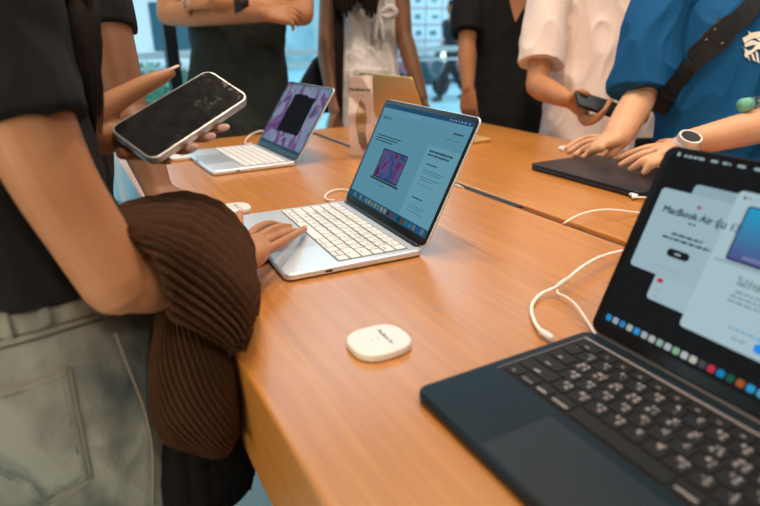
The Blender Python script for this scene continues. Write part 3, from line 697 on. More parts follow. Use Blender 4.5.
def seam(root, bv, pts, r, m, name, n=None, lift=.001):
    P = [cast(bv, x, y, lift) for x, y in catmull(pts, n or len(pts)*6)]; P = [p for p in P if p]
    bm = NB(); tube(bm, P, r, 6, n=len(P), closed_round=False); return obj(name, bm, m, root, True, world=True)
def patch(root, bv, poly, nu, nv, thick, m, name, lift=.002):
    """cloth patch sewn on a garment: poly = four corner curves given by corner pixels (TL, TR, BR, BL)"""
    tl, tr, br, bl = [V((*p, 0)) for p in poly]; bm = NB(); g = []
    for j in range(nv+1):
        row = []
        for i in range(nu+1):
            a = tl.lerp(tr, i/nu); c = bl.lerp(br, i/nu); q = a.lerp(c, j/nv); p = cast(bv, q.x, q.y, lift); row.append(bm.verts.new(p) if p else None)
        g.append(row)
    for j in range(nv):
        for i in range(nu):
            k = (g[j][i], g[j+1][i], g[j+1][i+1], g[j][i+1])
            if all(k): bm.faces.new(k)
    bmesh.ops.delete(bm, geom=[v for v in bm.verts if not v.link_faces], context='VERTS')
    r = bmesh.ops.extrude_face_region(bm, geom=bm.faces[:])
    c0 = CAM
    for v in [e for e in r['geom'] if isinstance(e, bmesh.types.BMVert)]: v.co -= (v.co-c0).normalized()*-thick
    bmesh.ops.recalc_face_normals(bm, faces=bm.faces)
    return obj(name, bm, m, root, True, world=True)
# ------------------------------------------------------------------ the woman in the foreground
F1, R1 = face_dirs(22)
H1 = V((-.385, .565, -.02)); NK1 = V((-.50, .60, .47))
root1 = person('person in black tee and pale jeans at left, cardigan on forearm, holding up a phone', H1)
bm = NB(); torso(bm, H1, NK1, F1, R1, .98, -.004)
for q in (-1, 1): leg(bm, H1, R1, F1, q, .98)
c1 = head(bm, NK1, F1, R1, .95)
SH1 = pix(-22, -18, .485); EL1 = pix(122, 276, .53); WR1 = on(238, 262, .048)
UA = [SH1, pix(2, 60, .485), pix(46, 165, .495), pix(88, 235, .515), pix(119, 281, .53)]
tube(bm, UA, [.045, .043, .0365, .034, .034], 20, n=34)
tube(bm, [pix(112, 279, .53), pix(140, 281, .547), pix(175, 282, .615), WR1], [.030, .0315, .029, .024], 20, n=30)
# right hand on the keyboard
loft(bm, [(WR1, V((.45, -.89, 0))*.026, V((0, 0, .019)), 2.3), (on(247, 256, .048), V((.45, -.89, 0))*.033, V((0, 0, .018)), 2.4), (on(258, 248, .047), V((.45, -.89, 0))*.037, V((0, 0, .015)), 2.5), (on(265, 243, .046), V((.45, -.89, 0))*.031, V((0, 0, .010)), 2.4)], 20)
FG = [[on(254, 257, .044), on(267, 250.5, .047), on(282, 242, .044), on(295, 234.5, .032), on(304.5, 229, .021)],
      [on(254, 250, .046), on(265, 243, .046), on(277, 236.5, .038), on(287, 232.5, .026), on(294, 231, .018)],
      [on(253, 243, .048), on(262, 235.5, .050), on(273, 229.5, .046), on(282, 226.5, .034), on(289, 226.5, .022)],
      [on(250, 236, .046), on(256, 229.5, .045), on(264, 225, .036), on(271, 223.5, .025), on(277, 224.5, .018)]]
for f in FG: finger(bm, f, .0078, .0053)
TH = [on(247, 252, .042), on(240, 238, .040), on(238.5, 225, .040), on(240, 213, .046)]
tube(bm, TH, [.012, .0105, .0085, .0056], 12, n=20)
# left arm and hand with the phone
NP = (PHM.to_3x3() @ V((0, 0, 1)))
WL = ph(-.118, .078, -.030)
tube(bm, [NK1-R1*.16-UPZ*.05, V((-.62, .74, .16)), V((-.56, .80, .12))], [.046, .043, .036], 16, n=20)
tube(bm, [V((-.56, .80, .12)), V((-.47, .79, .15)), WL], [.036, .036, .026], 16, n=20)
def phv(x, y, z): return PHM.to_3x3() @ V((x, y, z))
loft(bm, [(WL, phv(-.45, .9, .1)*.026, phv(0, 0, .019), 2.3), (ph(-.098, .066, -.024), phv(-.45, .9, .1)*.033, phv(0, 0, .019), 2.4), (ph(-.070, .050, -.022), phv(-.45, .9, .1)*.040, phv(0, 0, .0165), 2.5), (ph(-.045, .032, -.024), phv(-.45, .9, .1)*.040, phv(0, 0, .0125), 2.5)], 20)
LG = [[ph(-.05, .055, -.022), ph(-.02, .040, -.024), ph(.006, .008, -.0235), ph(.014, -.024, -.020), ph(.021, -.0425, -.0125)],
      [ph(-.06, .040, -.022), ph(-.035, .026, -.024), ph(-.012, -.004, -.0235), ph(-.006, -.028, -.020), ph(-.001, -.0435, -.0115)],
      [ph(-.07, .028, -.022), ph(-.050, .012, -.024), ph(-.036, -.014, -.0235), ph(-.032, -.030, -.020), ph(-.028, -.0430, -.0115)],
      [ph(-.08, .015, -.022), ph(-.066, .0, -.024), ph(-.058, -.018, -.0235), ph(-.054, -.032, -.020)]]
for f in LG: finger(bm, f, .0080, .0050)
TL = [ph(-.088, .068, -.014), ph(-.056, .065, -.001), ph(-.026, .061, .005), ph(.004, .056, .008), ph(.031, .051, .010)]
tube(bm, TL, [.018, .0150, .0120, .0108, .0062], 14, n=26)
body1 = part('body', vox(bm, .0022, 3), M['skin'], root1)
eyes(root1, c1, F1, R1, .95)
def nail_at(p, d, n, w=.0052, l=.0085, th=.0015, off=.005):
    d = d.normalized(); n = (n-d*n.dot(d)).normalized(); bm = NB()
    ellipsoid(bm, p+d*.004+n*off, w, l, th, d.cross(n), d, n, 12, 8); obj('fingernail', bm, M['nail'], root1, True, world=True)
for f in FG: nail_at(f[-1], f[-1]-f[-2], UPZ, .0046, .0085, .0014, .0042)
nail_at(TH[-1], TH[-1]-TH[-2], V((.7, -.7, .3)), .005, .011, .0014, .0035)
for f in LG[:3]: nail_at(f[-1], f[-1]-f[-2]+phv(.004, 0, 0), phv(.1, -.75, .75), .0046, .0085, .0014, .0042)
nail_at(TL[-1], TL[-1]-TL[-2], phv(0, .5, .9), .0056, .0105, .0015, .004)
# tee
bm = NB(); torso(bm, H1, NK1, F1, R1, .98, .012, .12, 1.0)
tube(bm, [NK1.lerp(SH1, .4), SH1+V((0, 0, .0)), pix(-2, 50, .485), pix(18, 104, .488), pix(30, 131, .490)], [.06, .060, .056, .055, .054], 22, n=30, closed_round=False)
LS = NK1-R1*.16-UPZ*.05
tube(bm, [NK1.lerp(LS, .4), LS, LS.lerp(V((-.62, .74, .16)), .7)], [.06, .06, .058], 20, n=20, closed_round=False)
part('t_shirt', vox(bm, .005, 2, folds(.006, (10, 10, 5), 2.)), M['black_tee'], root1)
# jeans
bm = NB()
feet = [leg(bm, H1, R1, F1, q, .98, .014) for q in (-1, 1)]
torso(bm, H1, NK1, F1, R1, .98, .010, -.3, .22)
jm = vox(bm, .004, 4, folds(.004, (10, 10, 6), 9.))
jeans = part('jeans', jm, M['denim'], root1); bj = bvh_of(jeans)
for f in feet: obj('shoe', shoe(f, F1, R1), M['white'], root1, True, world=True)
patch(root1, bj, ((-40, 408), (70, 367), (92, 478), (-30, 530)), 14, 12, .002, M['denim'], 'back_pocket', .0016)
for pts, r, m, nm in (([(-10, 395), (30, 382), (70, 368)], .0011, M['stitch_pale'], 'pocket_seam'), ([(70, 368), (80, 420), (92, 477)], .0011, M['stitch_pale'], 'pocket_seam'), ([(92, 477), (75, 492), (50, 507)], .0011, M['stitch_pale'], 'pocket_seam'),
                      ([(62, 374), (72, 425), (83, 474)], .0007, M['stitch'], 'pocket_seam'), ([(-10, 401), (30, 389), (66, 376)], .0007, M['stitch'], 'pocket_seam'), ([(83, 474), (68, 486), (46, 500)], .0007, M['stitch'], 'pocket_seam'),
                      ([(115, 333), (128, 368), (145, 412), (152, 450), (153, 506)], .0011, M['stitch_pale'], 'side_seam'),
                      ([(-5, 350), (40, 338), (85, 324), (118, 316)], .0013, M['stitch'], 'waistband_seam'), ([(-5, 341), (40, 330), (85, 317), (115, 310)], .0009, M['stitch'], 'waistband_seam')):
    seam(root1, bj, pts, r, m, nm)
for x0, y0, x1, y1 in ((41, 300, 49, 326), (2, 312, 12, 340), (93, 290, 100, 314)):
    patch(root1, bj, ((x0-5, y0), (x0+5, y0-2), (x1+4, y1-2), (x1-6, y1)), 4, 5, .003, M['denim'], 'belt_loop', .003)
# hair falling forward on the left
bm = hair_cap(c1, F1, R1, .95, .35)
random.seed(3)
for k in range(26):
    x = random.uniform(20, 92); x2 = x+random.uniform(-12, 14)*(.4 if x < 60 else 1); y2 = random.uniform(95, 142); d = random.uniform(.60, .68)
    tube(bm, [c1+V((.02, .04, -.02)), pix(x-22, -40, d+.02), pix(x, 30, d), pix((x+x2)/2+2, 85, d-.005), pix(x2, y2, d)], [.03, .014, .012, .008, .0012], 8, n=26)
for k in range(16):
    x = random.uniform(82, 106); d = random.uniform(.615, .655)
    tube(bm, [pix(x-14, -20, d+.01), pix(x-8, 50, d), pix(x-2, 95, d), pix(x+random.uniform(-8, 4), random.uniform(112, 142), d)], [.003, .0022, .0014, .0004], 6, n=20)
obj('hair', bm, M['hair'], root1, True, world=True)
# ------------------------------------------------------------------ the cardigan over her forearm
def sheet(stations, nu, nv, amp, ribs, jit=0., along='u', thick=.010, seed=0., diag=0.):
    G = []
    cols = [catmull([pix(*p) for p in st], nv) for st in stations]
    for j in range(nv): G.append([V(p) for p in catmull([c[j] for c in cols], nu)])
    bm = NB(); top = []; bot = []
    for j in range(nv):
        a = []; b_ = []
        for i in range(nu):
            p = G[j][i]; du = G[j][min(i+1, nu-1)]-G[j][max(i-1, 0)]; dv = G[min(j+1, nv-1)][i]-G[max(j-1, 0)][i]
            n = du.cross(dv); n = n.normalized() if n.length > 1e-12 else V((0, -1, 0))
            if n.dot(CAM-p) < 0: n = -n
            u = i/(nu-1); v = j/(nv-1)
            ph_ = u*ribs+diag*v+.2*noise.noise(p*14+V((seed, 0, 0)))
            s = abs(math.sin(math.pi*ph_))**.7; cable_ = .16*math.sin(v*95+math.floor(ph_)*2.1)*s
            edge = min(1, min(i, nu-1-i, j, nv-1-j)/4)
            big = .004*noise.noise(p*22+V((seed, 3, 1)))
            a.append(bm.verts.new(p+n*(amp*(s-.5)*edge+amp*.30*cable_*edge+big*edge))); b_.append(bm.verts.new(p-n*thick))
        top.append(a); bot.append(b_)
    for j in range(nv-1):
        for i in range(nu-1):
            bm.faces.new((top[j][i], top[j+1][i], top[j+1][i+1], top[j][i+1])); bm.faces.new((bot[j][i], bot[j][i+1], bot[j+1][i+1], bot[j+1][i]))
    for j in range(nv-1):
        bm.faces.new((top[j][0], bot[j][0], bot[j+1][0], top[j+1][0])); bm.faces.new((top[j][-1], top[j+1][-1], bot[j+1][-1], bot[j][-1]))
    for i in range(nu-1):
        bm.faces.new((top[0][i], top[0][i+1], bot[0][i+1], bot[0][i])); bm.faces.new((top[-1][i], bot[-1][i], bot[-1][i+1], top[-1][i+1]))
    bmesh.ops.recalc_face_normals(bm, faces=bm.faces)
    return bm
cg = empty('cardigan', (pix(200, 300, .62).x, pix(200, 300, .62).y, -.25), label='dark brown ribbed knit cardigan draped over the forearm at left', cat='cardigan')
DRAPE = [[(112, 226, 0.615), (124, 208, 0.655), (155, 196, 0.695), (192, 194, 0.725), (223, 204, 0.735), (244, 230, 0.725), (251, 262, 0.695), (252, 290, 0.665), (250, 312, 0.635)],
         [(116, 226, 0.56), (130, 214, 0.59), (162, 210, 0.62), (198, 218, 0.64), (227, 238, 0.645), (245, 264, 0.635), (251.5, 288, 0.62), (251, 305, 0.605), (248, 322, 0.6)],
         [(124, 230, 0.52), (142, 230, 0.53), (170, 236, 0.55), (200, 250, 0.57), (225, 268, 0.575), (242, 289, 0.575), (249, 306, 0.575), (247, 320, 0.57), (243, 334, 0.57)],
         [(142, 244, 0.51), (160, 252, 0.51), (180, 266, 0.525), (203, 282, 0.54), (223, 299, 0.547), (238, 314, 0.552), (244, 325, 0.555), (241, 336, 0.557), (238, 344, 0.559)],
         [(163, 272, 0.52), (172, 287, 0.52), (186, 298, 0.527), (204, 310, 0.535), (220, 322, 0.543), (232, 333, 0.55), (238, 341, 0.556), (237, 347, 0.56), (236, 351, 0.564)],
         [(170, 312, 0.537), (177, 322, 0.537), (189, 327, 0.54), (203, 333, 0.547), (217, 340, 0.556), (227, 346, 0.564), (233, 350, 0.57), (233, 353, 0.574), (233, 356, 0.58)]]
obj('draped_body', sheet(DRAPE, 220, 150, .0115, 15, seed=1.), M['knit'], cg, True, world=True)
HANG = [[(160, 296, .575), (153, 335, .562), (150, 378, .555), (150, 410, .553), (156, 430, .553), (164, 442, .555)],
        [(170, 310, .562), (163, 345, .548), (161, 382, .543), (166, 416, .543), (178, 440, .546), (190, 453, .548)],
        [(182, 318, .56), (181, 350, .545), (183, 388, .541), (192, 422, .545), (204, 447, .552), (213, 459, .556)],
        [(203, 328, .568), (206, 362, .556), (210, 394, .556), (217, 422, .562), (224, 444, .57), (228, 455, .574)],
        [(224, 338, .588), (227, 365, .578), (230, 390, .58), (234, 412, .586), (236, 430, .592), (237, 440, .596)],
        [(236, 344, .612), (237, 366, .618), (238, 390, .622), (239, 410, .624), (240, 428, .626), (240, 436, .628)]]
obj('hanging_panel', sheet(HANG, 170, 130, .0050, 17, seed=5., diag=-7.), M['knit'], cg, True, world=True)
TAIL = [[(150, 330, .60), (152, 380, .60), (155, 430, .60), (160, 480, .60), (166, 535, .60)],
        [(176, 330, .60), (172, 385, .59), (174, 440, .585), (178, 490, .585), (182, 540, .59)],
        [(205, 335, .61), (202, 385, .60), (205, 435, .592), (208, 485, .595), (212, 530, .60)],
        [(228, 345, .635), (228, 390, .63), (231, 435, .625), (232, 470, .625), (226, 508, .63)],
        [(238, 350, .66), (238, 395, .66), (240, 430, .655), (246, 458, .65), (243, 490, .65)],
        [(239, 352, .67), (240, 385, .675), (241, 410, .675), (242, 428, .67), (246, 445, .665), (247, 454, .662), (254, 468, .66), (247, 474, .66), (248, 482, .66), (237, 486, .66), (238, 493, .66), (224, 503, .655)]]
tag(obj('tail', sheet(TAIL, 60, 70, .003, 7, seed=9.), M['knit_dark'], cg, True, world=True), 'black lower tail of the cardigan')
# ------------------------------------------------------------------ arm in black sleeve behind her
EL2 = pix(128, 112, 1.08); WR2 = on(158, 190, .045)
SH2 = pix(90, -40, 1.06); NK2 = pix(40, -110, 1.16)
P2 = pix(52, 190, 1.22)
clothed('person in black tee at far left, bare forearm resting on the table corner', P2, NK2, 60, M['skin_brown_shaded'], M['black_tee'], M['black_cloth'],
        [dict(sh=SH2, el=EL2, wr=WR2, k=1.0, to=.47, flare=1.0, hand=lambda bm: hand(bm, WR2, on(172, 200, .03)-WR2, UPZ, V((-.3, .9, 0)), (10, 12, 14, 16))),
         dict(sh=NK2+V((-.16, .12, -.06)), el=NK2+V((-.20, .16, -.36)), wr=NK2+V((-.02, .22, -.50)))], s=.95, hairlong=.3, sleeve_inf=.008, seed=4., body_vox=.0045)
# ------------------------------------------------------------------ folded arms, dark tee
def fwd(p): return p
D3 = 2.12
PEL3 = pix(238, 132, 2.25); NK3 = pix(238, -104, 2.22)
def at3(x, y, d): return pix(x, y, d)
clothed('person in dark green-black tee with folded bare arms, standing at the far table end', PEL3, NK3, 162, M['skin'], M['green_tee'], M['black_cloth'],
        [dict(sh=pix(176, -68, 2.2), el=pix(168, 14, 2.10), wr=pix(262, 14, 1.98), k=1.12, to=.45, hand=lambda bm: hand(bm, pix(262, 14, 1.98), V((.9, .3, 0)), V((0, -.8, .6)), V((0, 0, 1)), (20, 25, 30, 35))),
         dict(sh=pix(300, -68, 2.2), el=pix(303, 15, 2.12), wr=pix(215, 2, 1.97), k=1.12, to=.45, hand=lambda bm: hand(bm, pix(215, 2, 1.97), V((-.9, .25, .1)), V((0, -.8, .6)), V((0, 0, 1)), (20, 25, 30, 35)))],
        s=1.27, shirt_inf=.016, seed=7., fold=.007)
# black band on the left wrist
def wristband(name, label, p, d, r, w, m, cat, group=None):
    bm = NB(); d = d.normalized(); tube(bm, [p-d*w/2, p+d*w/2], r, 20, n=2, closed_round=False); o = obj(name, bm, m, None, True); return tag(o, label, cat, group)
wb = wristband('wristband', 'wide black band on the wrist of the folded arms', pix(240, 4, 1.985), pix(215, 2, 1.97)-pix(308, 12, 2.12), .037, .045, M['black'], 'wristband')
# ------------------------------------------------------------------ white dress
PEL4 = pix(366, 100, 2.62); NK4 = pix(368, -62, 2.62)
def dress(root, F, R, c):
    bm = NB(); torso(bm, PEL4, NK4, F, R, .93, .014, .02, .80)
    pel = PEL4
    zs = [(.14, .120, .085), (.02, .155, .115), (-.15, .19, .15), (-.35, .22, .18), (-.55, .24, .20)]
    loft(bm, [(V((pel.x, pel.y, pel.z+dz)), R*a, F*b_, 2.1) for dz, a, b_ in zs[::-1]], 40)
    part('dress', vox(bm, .006, 2, folds(.014, (22, 22, 3), 2., 2)), M['white_dress'], root)
    k = pix(379, 14, 2.47); bm = NB()
    for q in (-1, 1):
        tube(bm, [k, k+R*.045*q+UPZ*.028, k+R*.072*q+UPZ*.008, k+R*.045*q-UPZ*.012, k], [.008, .014, .016, .013, .008], 8, n=22)
        tube(bm, [k, k+R*.012*q-UPZ*.05, k+R*.02*q-UPZ*.10], [.009, .012, .010], 8, n=12)
    obj('bow', bm, M['white_dress'], root, True, world=True)
    bm = NB()
    for q in (-1, 1): tube(bm, [pix(368+18*q, 6, 2.50), pix(368+19*q, -25, 2.52), pix(368+19*q, -48, 2.6)], .006, 8, n=12)
    obj('shoulder_strap', bm, M['white_dress'], root, True, world=True)
F4, R4 = face_dirs(172)
root4 = person('person in a white sleeveless dress with a bow, near the glass', PEL4)
bm = NB(); torso(bm, PEL4, NK4, F4, R4, .86, -.004)
for q in (-1, 1): leg(bm, PEL4, R4, F4, q, .86)
c4 = head(bm, NK4, F4, R4, .92)
for sh, el, wr, dh in ((pix(331, -42, 2.62), pix(326, 52, 2.56), pix(336, 112, 2.48), V((.05, -.1, -1))), (pix(398, -40, 2.6), pix(404, 36, 2.58), pix(422, 98, 2.50), V((.1, -.1, -1)))):
    arm(bm, [sh, sh.lerp(el, .5), el], [.045, .043, .039]); arm(bm, [el, el.lerp(wr, .3), wr], [.039, .040, .028]); hand(bm, wr, dh, V((0, .6, 0))+V((.6 if sh.x > -.1 else -.6, 0, 0)), V((0, -1, 0)), (15, 18, 22, 26), .9)
part('body', vox(bm, .005, 4), M['skin_brown_shaded'], root4); eyes(root4, c4, F4, R4, .92); dress(root4, F4, R4, c4)
bm = hair_cap(c4, F4, R4, .92, .15)
for k in range(10):
    x = 338+k*4.2; tube(bm, [c4+V((0, -.03, .04)), pix(x-2, -60, 2.48), pix(x-1, -22, 2.44), pix(x, 10+7*math.sin(k), 2.43)], [.04, .034, .030, .006], 8, n=16)
for k in range(5):
    x = 336+k*1.2; tube(bm, [c4+V((-.04, 0, .04)), pix(x, -40, 2.52), pix(x+.5, 30, 2.47), pix(x+1, 95+6*k, 2.46)], [.03, .014, .012, .004], 8, n=20)
obj('hair', bm, M['hair'], root4, True, world=True)
bm = NB(); 
loft(bm, [(pix(318, 112, 2.66), R4*.105, F4*.05, 3), (pix(319, 85, 2.66), R4*.10, F4*.05, 3), (pix(325, 60, 2.66), R4*.06, F4*.04, 3), (pix(330, 50, 2.66), R4*.03, F4*.025, 3)], 24)
bag = empty('handbag', pix(318, 112, 2.66), label='black shoulder bag hanging beside the white dress', cat='bag')
obj('bag_body', bm, M['black_cloth'], bag, True, world=True)
bm = NB(); tube(bm, [pix(328, 55, 2.66), pix(333, 10, 2.665), pix(337, -44, 2.66), pix(342, -10, 2.70), pix(338, 55, 2.70)], .008, 8, n=30); obj('strap', bm, M['black_cloth'], bag, True, world=True)
# ------------------------------------------------------------------ black v-neck
PEL5 = pix(514, 120, 2.30); NK5 = pix(511, -62, 2.27)
hw5 = pix(468, 88, 2.22)
def vneck(root, F, R, c):
    sh = child(root, 'shirt'); bv = bvh_of(sh); bm = NB()
    L = [(507, -8), (509, 0), (512, 11), (515, 22)]; Rr = [(536, -8), (530, 0), (522, 11), (515.6, 22)]
    g = []
    for a, b_ in zip(catmull(L, 10), catmull(Rr, 10)):
        row = [cast(bv, a[0]+(b_[0]-a[0])*k/5, a[1]+(b_[1]-a[1])*k/5, .003) for k in range(6)]; g.append([bm.verts.new(p) for p in row] if all(row) else None)
    for r0, r1 in zip(g, g[1:]):
        if r0 and r1:
            for k in range(5): bm.faces.new((r0[k], r1[k], r1[k+1], r0[k+1]))
    tag(obj('bare_neckline', bm, M['skin'], root, True, world=True), 'bare skin in the V neckline')
clothed('person in black V-neck shirt and dark trousers standing by the glass behind the far table', PEL5, NK5, 190, M['skin'], M['black_tee'], M['navy_cloth'],
        [dict(sh=pix(472, -40, 2.28), el=pix(467, 45, 2.24), wr=hw5, k=.95, to=.88, flare=1.12, hand=lambda bm: hand(bm, hw5, V((.06, -.15, -1)), V((-.5, -.7, 0)), V((.5, -.6, 0)), (18, 22, 28, 32), .95, thumb=V((.12, -.1, -1)))),
         dict(sh=pix(552, -40, 2.32), el=pix(560, 45, 2.36), wr=pix(556, 105, 2.3), k=.95, to=.88, flare=1.1)], s=1.0, shirt_inf=.018, name='shirt', seed=11., extra=vneck)
# ------------------------------------------------------------------ pink tee, looking at a phone
PEL6 = pix(604, 148, 1.98); NK6 = pix(606, -100, 1.93)
H6 = pix(566, 99, 1.71)
def fing6(bm):
    X = V((1, 0, 0))
    loft(bm, [(H6, V((0, .3, .95))*.024, V((0, -.95, .3))*.018, 2.3), (pix(577, 104, 1.69), V((0, .3, .95))*.036, V((0, -.9, .3))*.017, 2.5), (pix(588, 109, 1.67), V((0, .4, .9))*.036, V((0, -.9, .4))*.014, 2.5)], 18)
    for pts in ([(585, 116, 1.66), (596, 117, 1.63), (605, 110, 1.62), (611, 100, 1.63), (613, 92, 1.64)], [(584, 117, 1.67), (592, 121, 1.64), (600, 117, 1.625), (606, 108, 1.63), (609, 101, 1.635)], [(582, 118, 1.67), (588, 123, 1.65), (595, 121, 1.635), (600, 114, 1.635)], [(580, 117, 1.68), (584, 123, 1.66), (589, 123, 1.645), (594, 118, 1.64)]):
        finger(bm, [pix(*p) for p in pts], .0098, .0072)
    tube(bm, [pix(570, 100, 1.69), pix(576, 94, 1.67), pix(582, 92, 1.655), pix(588, 95, 1.65)], [.014, .012, .0105, .0085], 10, n=18)
root6, F6, R6 = clothed('person in a loose pink tee reading a dark phone behind the far table', PEL6, NK6, 193, M['skin'], M['pink_tee'], M['navy_cloth'],
        [dict(sh=pix(556, -58, 1.90), el=pix(537, 86, 1.86), wr=H6, k=1.0, to=.86, flare=1.18, hand=fing6),
         dict(sh=pix(664, -58, 1.95), el=pix(668, 70, 1.98), wr=pix(640, 120, 1.85), k=1.05, to=.8, flare=1.2)], s=1.12, shirt_inf=.028, hem_flare=.22, fold=.017, seed=15., shirt_t0=-.1, fs=(6.5, 6.5, 2.2))
q = pix(597, 103, 1.645)
p6 = phone('dark phone in the hand of the person in pink', q, (0, 0, 0), .150, .074, .010, M['black'])
xa = (pix(622, 110, 1.66)-pix(581, 97, 1.635)).normalized(); za = (CAM-q).normalized()*.55+V((.1, .2, .5)); za = (za-xa*za.dot(xa)).normalized(); ya = za.cross(xa)
p6.rotation_euler = Matrix((xa, ya, za)).transposed().to_euler()
p6.location = pix(600, 104, 1.645)
# ------------------------------------------------------------------ blue tee with crossbody strap, both hands on the closed laptop
PEL7 = pix(706, 205, 1.52)+NX*.06; NK7 = pix(722, -22, 1.50)
WR7 = on(617, 136.5, .070); WL7 = on(690, 143, .076)
def onhand(bm, palm, fingers, thumb, hw, r=(.0108, .0080)):
    """hand laid on a surface: palm stations and finger joints as (x, y, height)"""
    ax = (on(*fingers[0][0])-on(*fingers[-1][0])).normalized(); P = [on(*p) for p in palm]; rings = []
    for k, (p, w_, h_) in enumerate(zip(P, (.72, .90, 1.0, .92), (.023, .019, .015, .011))):
        d = (P[min(k+1, 3)]-P[max(k-1, 0)]).normalized(); a = (ax-d*ax.dot(d)).normalized(); rings.append((p, a*hw*w_, d.cross(a)*h_, 2.4))
    loft(bm, rings, 20)
    for f in fingers: finger(bm, [on(*p) for p in f], *r)
    q = [on(*p) for p in thumb]; tube(bm, q, [.016, .0135, .0105, .0082][-len(q):], 10, n=18)
def h7r(bm):
    onhand(bm, [(617, 136.5, .070), (609, 140.5, .064), (600, 143.5, .057), (595, 145, .052)],
           [[(602, 138.5, .057), (590, 137.5, .054), (578, 141.5, .042), (566.5, 148.5, .026)], [(600, 141.5, .057), (588, 142, .052), (577, 147, .038), (569, 152, .026)], [(599, 145, .055), (589, 147, .047), (581, 151, .035), (575, 155, .026)], [(601, 148, .053), (593, 151, .043), (588, 154.5, .031), (584, 157, .026)]],
           [(614, 142, .060), (616, 148, .046), (612, 153.5, .034), (607, 156, .027)], .040)
def h7l(bm):
    onhand(bm, [(690, 143, .076), (675, 147.5, .069), (662, 151.5, .061), (655, 153.5, .057)],
           [[(662, 146.5, .059), (646, 148.5, .055), (632, 153, .042), (619, 158.5, .026)], [(659, 151, .059), (644, 154, .054), (631, 159.5, .040), (621, 165, .026)], [(659, 155.5, .057), (646, 159.5, .051), (637, 165, .038), (631, 169.5, .026)], [(663, 159, .055), (654, 163.5, .047), (648, 168.5, .035), (644, 172.5, .026)]],
           [(678, 145, .070), (668, 142.5, .062), (659, 143, .052)], .036)
root7, F7, R7 = clothed('person in bright blue tee with a black crossbody strap, hands on the closed laptop', PEL7, NK7, 200, M['skin_light'], M['blue_tee'], M['navy_cloth'],
        [dict(sh=pix(662, 6, 1.47), el=pix(641, 96, 1.47), wr=WR7, k=1.06, wk=1.32, to=.98, flare=1.22, hand=h7r),
         dict(sh=pix(800, 10, 1.47), el=pix(800, 116, 1.36), wr=WL7, k=1.10, wk=1.08, to=.8, flare=1.2, hand=h7l)], s=1.1, shirt_inf=.024, fold=.014, seed=21., fs=(7, 7, 2.4), body_vox=.004, shirt_vox=.005)
bsh = bvh_of(child(root7, 't_shirt'))
def strap_mesh(bv, pts, wid, lift=.008, thick=.003, n=30):
    bm = NB(); top = []; 
    for p in catmull(pts, n):
        a = cast(bv, p[0]-p[2], p[1]-p[3], lift); b_ = cast(bv, p[0]+p[2], p[1]+p[3], lift)
        if a and b_:
            nn = (CAM-(a+b_)/2).normalized(); top.append([bm.verts.new(a+nn*thick), bm.verts.new(b_+nn*thick), bm.verts.new(b_-nn*thick), bm.verts.new(a-nn*thick)])
    for r0, r1 in zip(top, top[1:]):
        for k in range(4): bm.faces.new((r0[k], r1[k], r1[(k+1) % 4], r0[(k+1) % 4]))
    bm.faces.new(top[0]); bm.faces.new(top[-1][::-1]); bmesh.ops.recalc_face_normals(bm, faces=bm.faces)
    return bm
bagp = pix(660, 150, 1.56); M['glint_tone'] = mat('buckle_glint', (.55, .42, .25), .3, .7)
cb = empty('crossbody_bag', bagp, label='black crossbody bag strap running over the blue tee', cat='bag')
obj('strap', strap_mesh(bsh, [(765, -6, 7, 8), (740, 18, 7, 8), (714, 42, 7, 8), (690, 66, 7.5, 7), (670, 90, 8, 5), (662, 112, 8, 3)], 0, .015), M['black_cloth'], cb, False, world=True)
obj('buckle', strap_mesh(bsh, [(728, 29, 8, 9), (718, 38, 8, 9), (710, 45.5, 8, 9)], 0, .013, .004, 8), M['black'], cb, False, world=True)
for x, y in ((731, 34), (727, 37.5), (723, 41), (719, 44), (706, 40), (714, 31)):  # small pale beads stand in for light glinting off the buckle
    p = cast(bsh, x, y, .017)
    bm = NB(); ellipsoid(bm, p, .0035, .0014, .0014, V((.8, 0, .6)), V((0, 1, 0)), V((-.6, 0, .8)), 8, 6)
    tag(obj('buckle_highlight', bm, M['glint_tone'], cb, True, world=True), 'painted glint on the buckle')
bm = NB(); loft(bm, [(bagp+V((.05, .03, -.08)), R7*.10, F7*.035, 3), (bagp+V((.05, .03, .02)), R7*.10, F7*.035, 3)], 24); obj('bag_body', bm, M['black_cloth'], cb, True, world=True)
# white brush print on the chest
M['print_white'] = mat('print_white', (.80, .78, .72), .8)
random.seed(5)
def strokes(lst):
    for pts, w in lst:
        q = [(p[0], p[1], 1.6*w/.005, 1.4*w/.005) if abs(pts[-1][0]-pts[0][0]) < abs(pts[-1][1]-pts[0][1]) else (p[0], p[1], .5, 1.9*w/.005) for p in pts]
        q = [(a[0], a[1], a[2]*random.uniform(.7, 1.3), a[3]*random.uniform(.7, 1.3)) for a in q]
        if all(cast(bsh, a[0]-a[2], a[1]-a[3]) and cast(bsh, a[0]+a[2], a[1]+a[3]) for a in q): obj('chest_print', strap_mesh(bsh, q, 0, .003, .0006, 14), M['print_white'], root7, False, world=True)
strokes([([(743, 41), (750, 37), (757, 35), (765, 34)], .006), ([(748, 33), (754, 36), (760, 40), (768, 41)], .005), ([(744, 46), (752, 43), (760, 44), (768, 46)], .005), ([(745, 49), (748, 53), (753, 51), (758, 47), (766, 48)], .005),
         ([(747, 55), (749, 60)], .0045), ([(752, 53), (755, 61)], .0045), ([(757, 52), (759, 63)], .0045), ([(762, 51), (764, 60)], .0045), ([(742, 47), (746, 52), (745, 57)], .0045)])
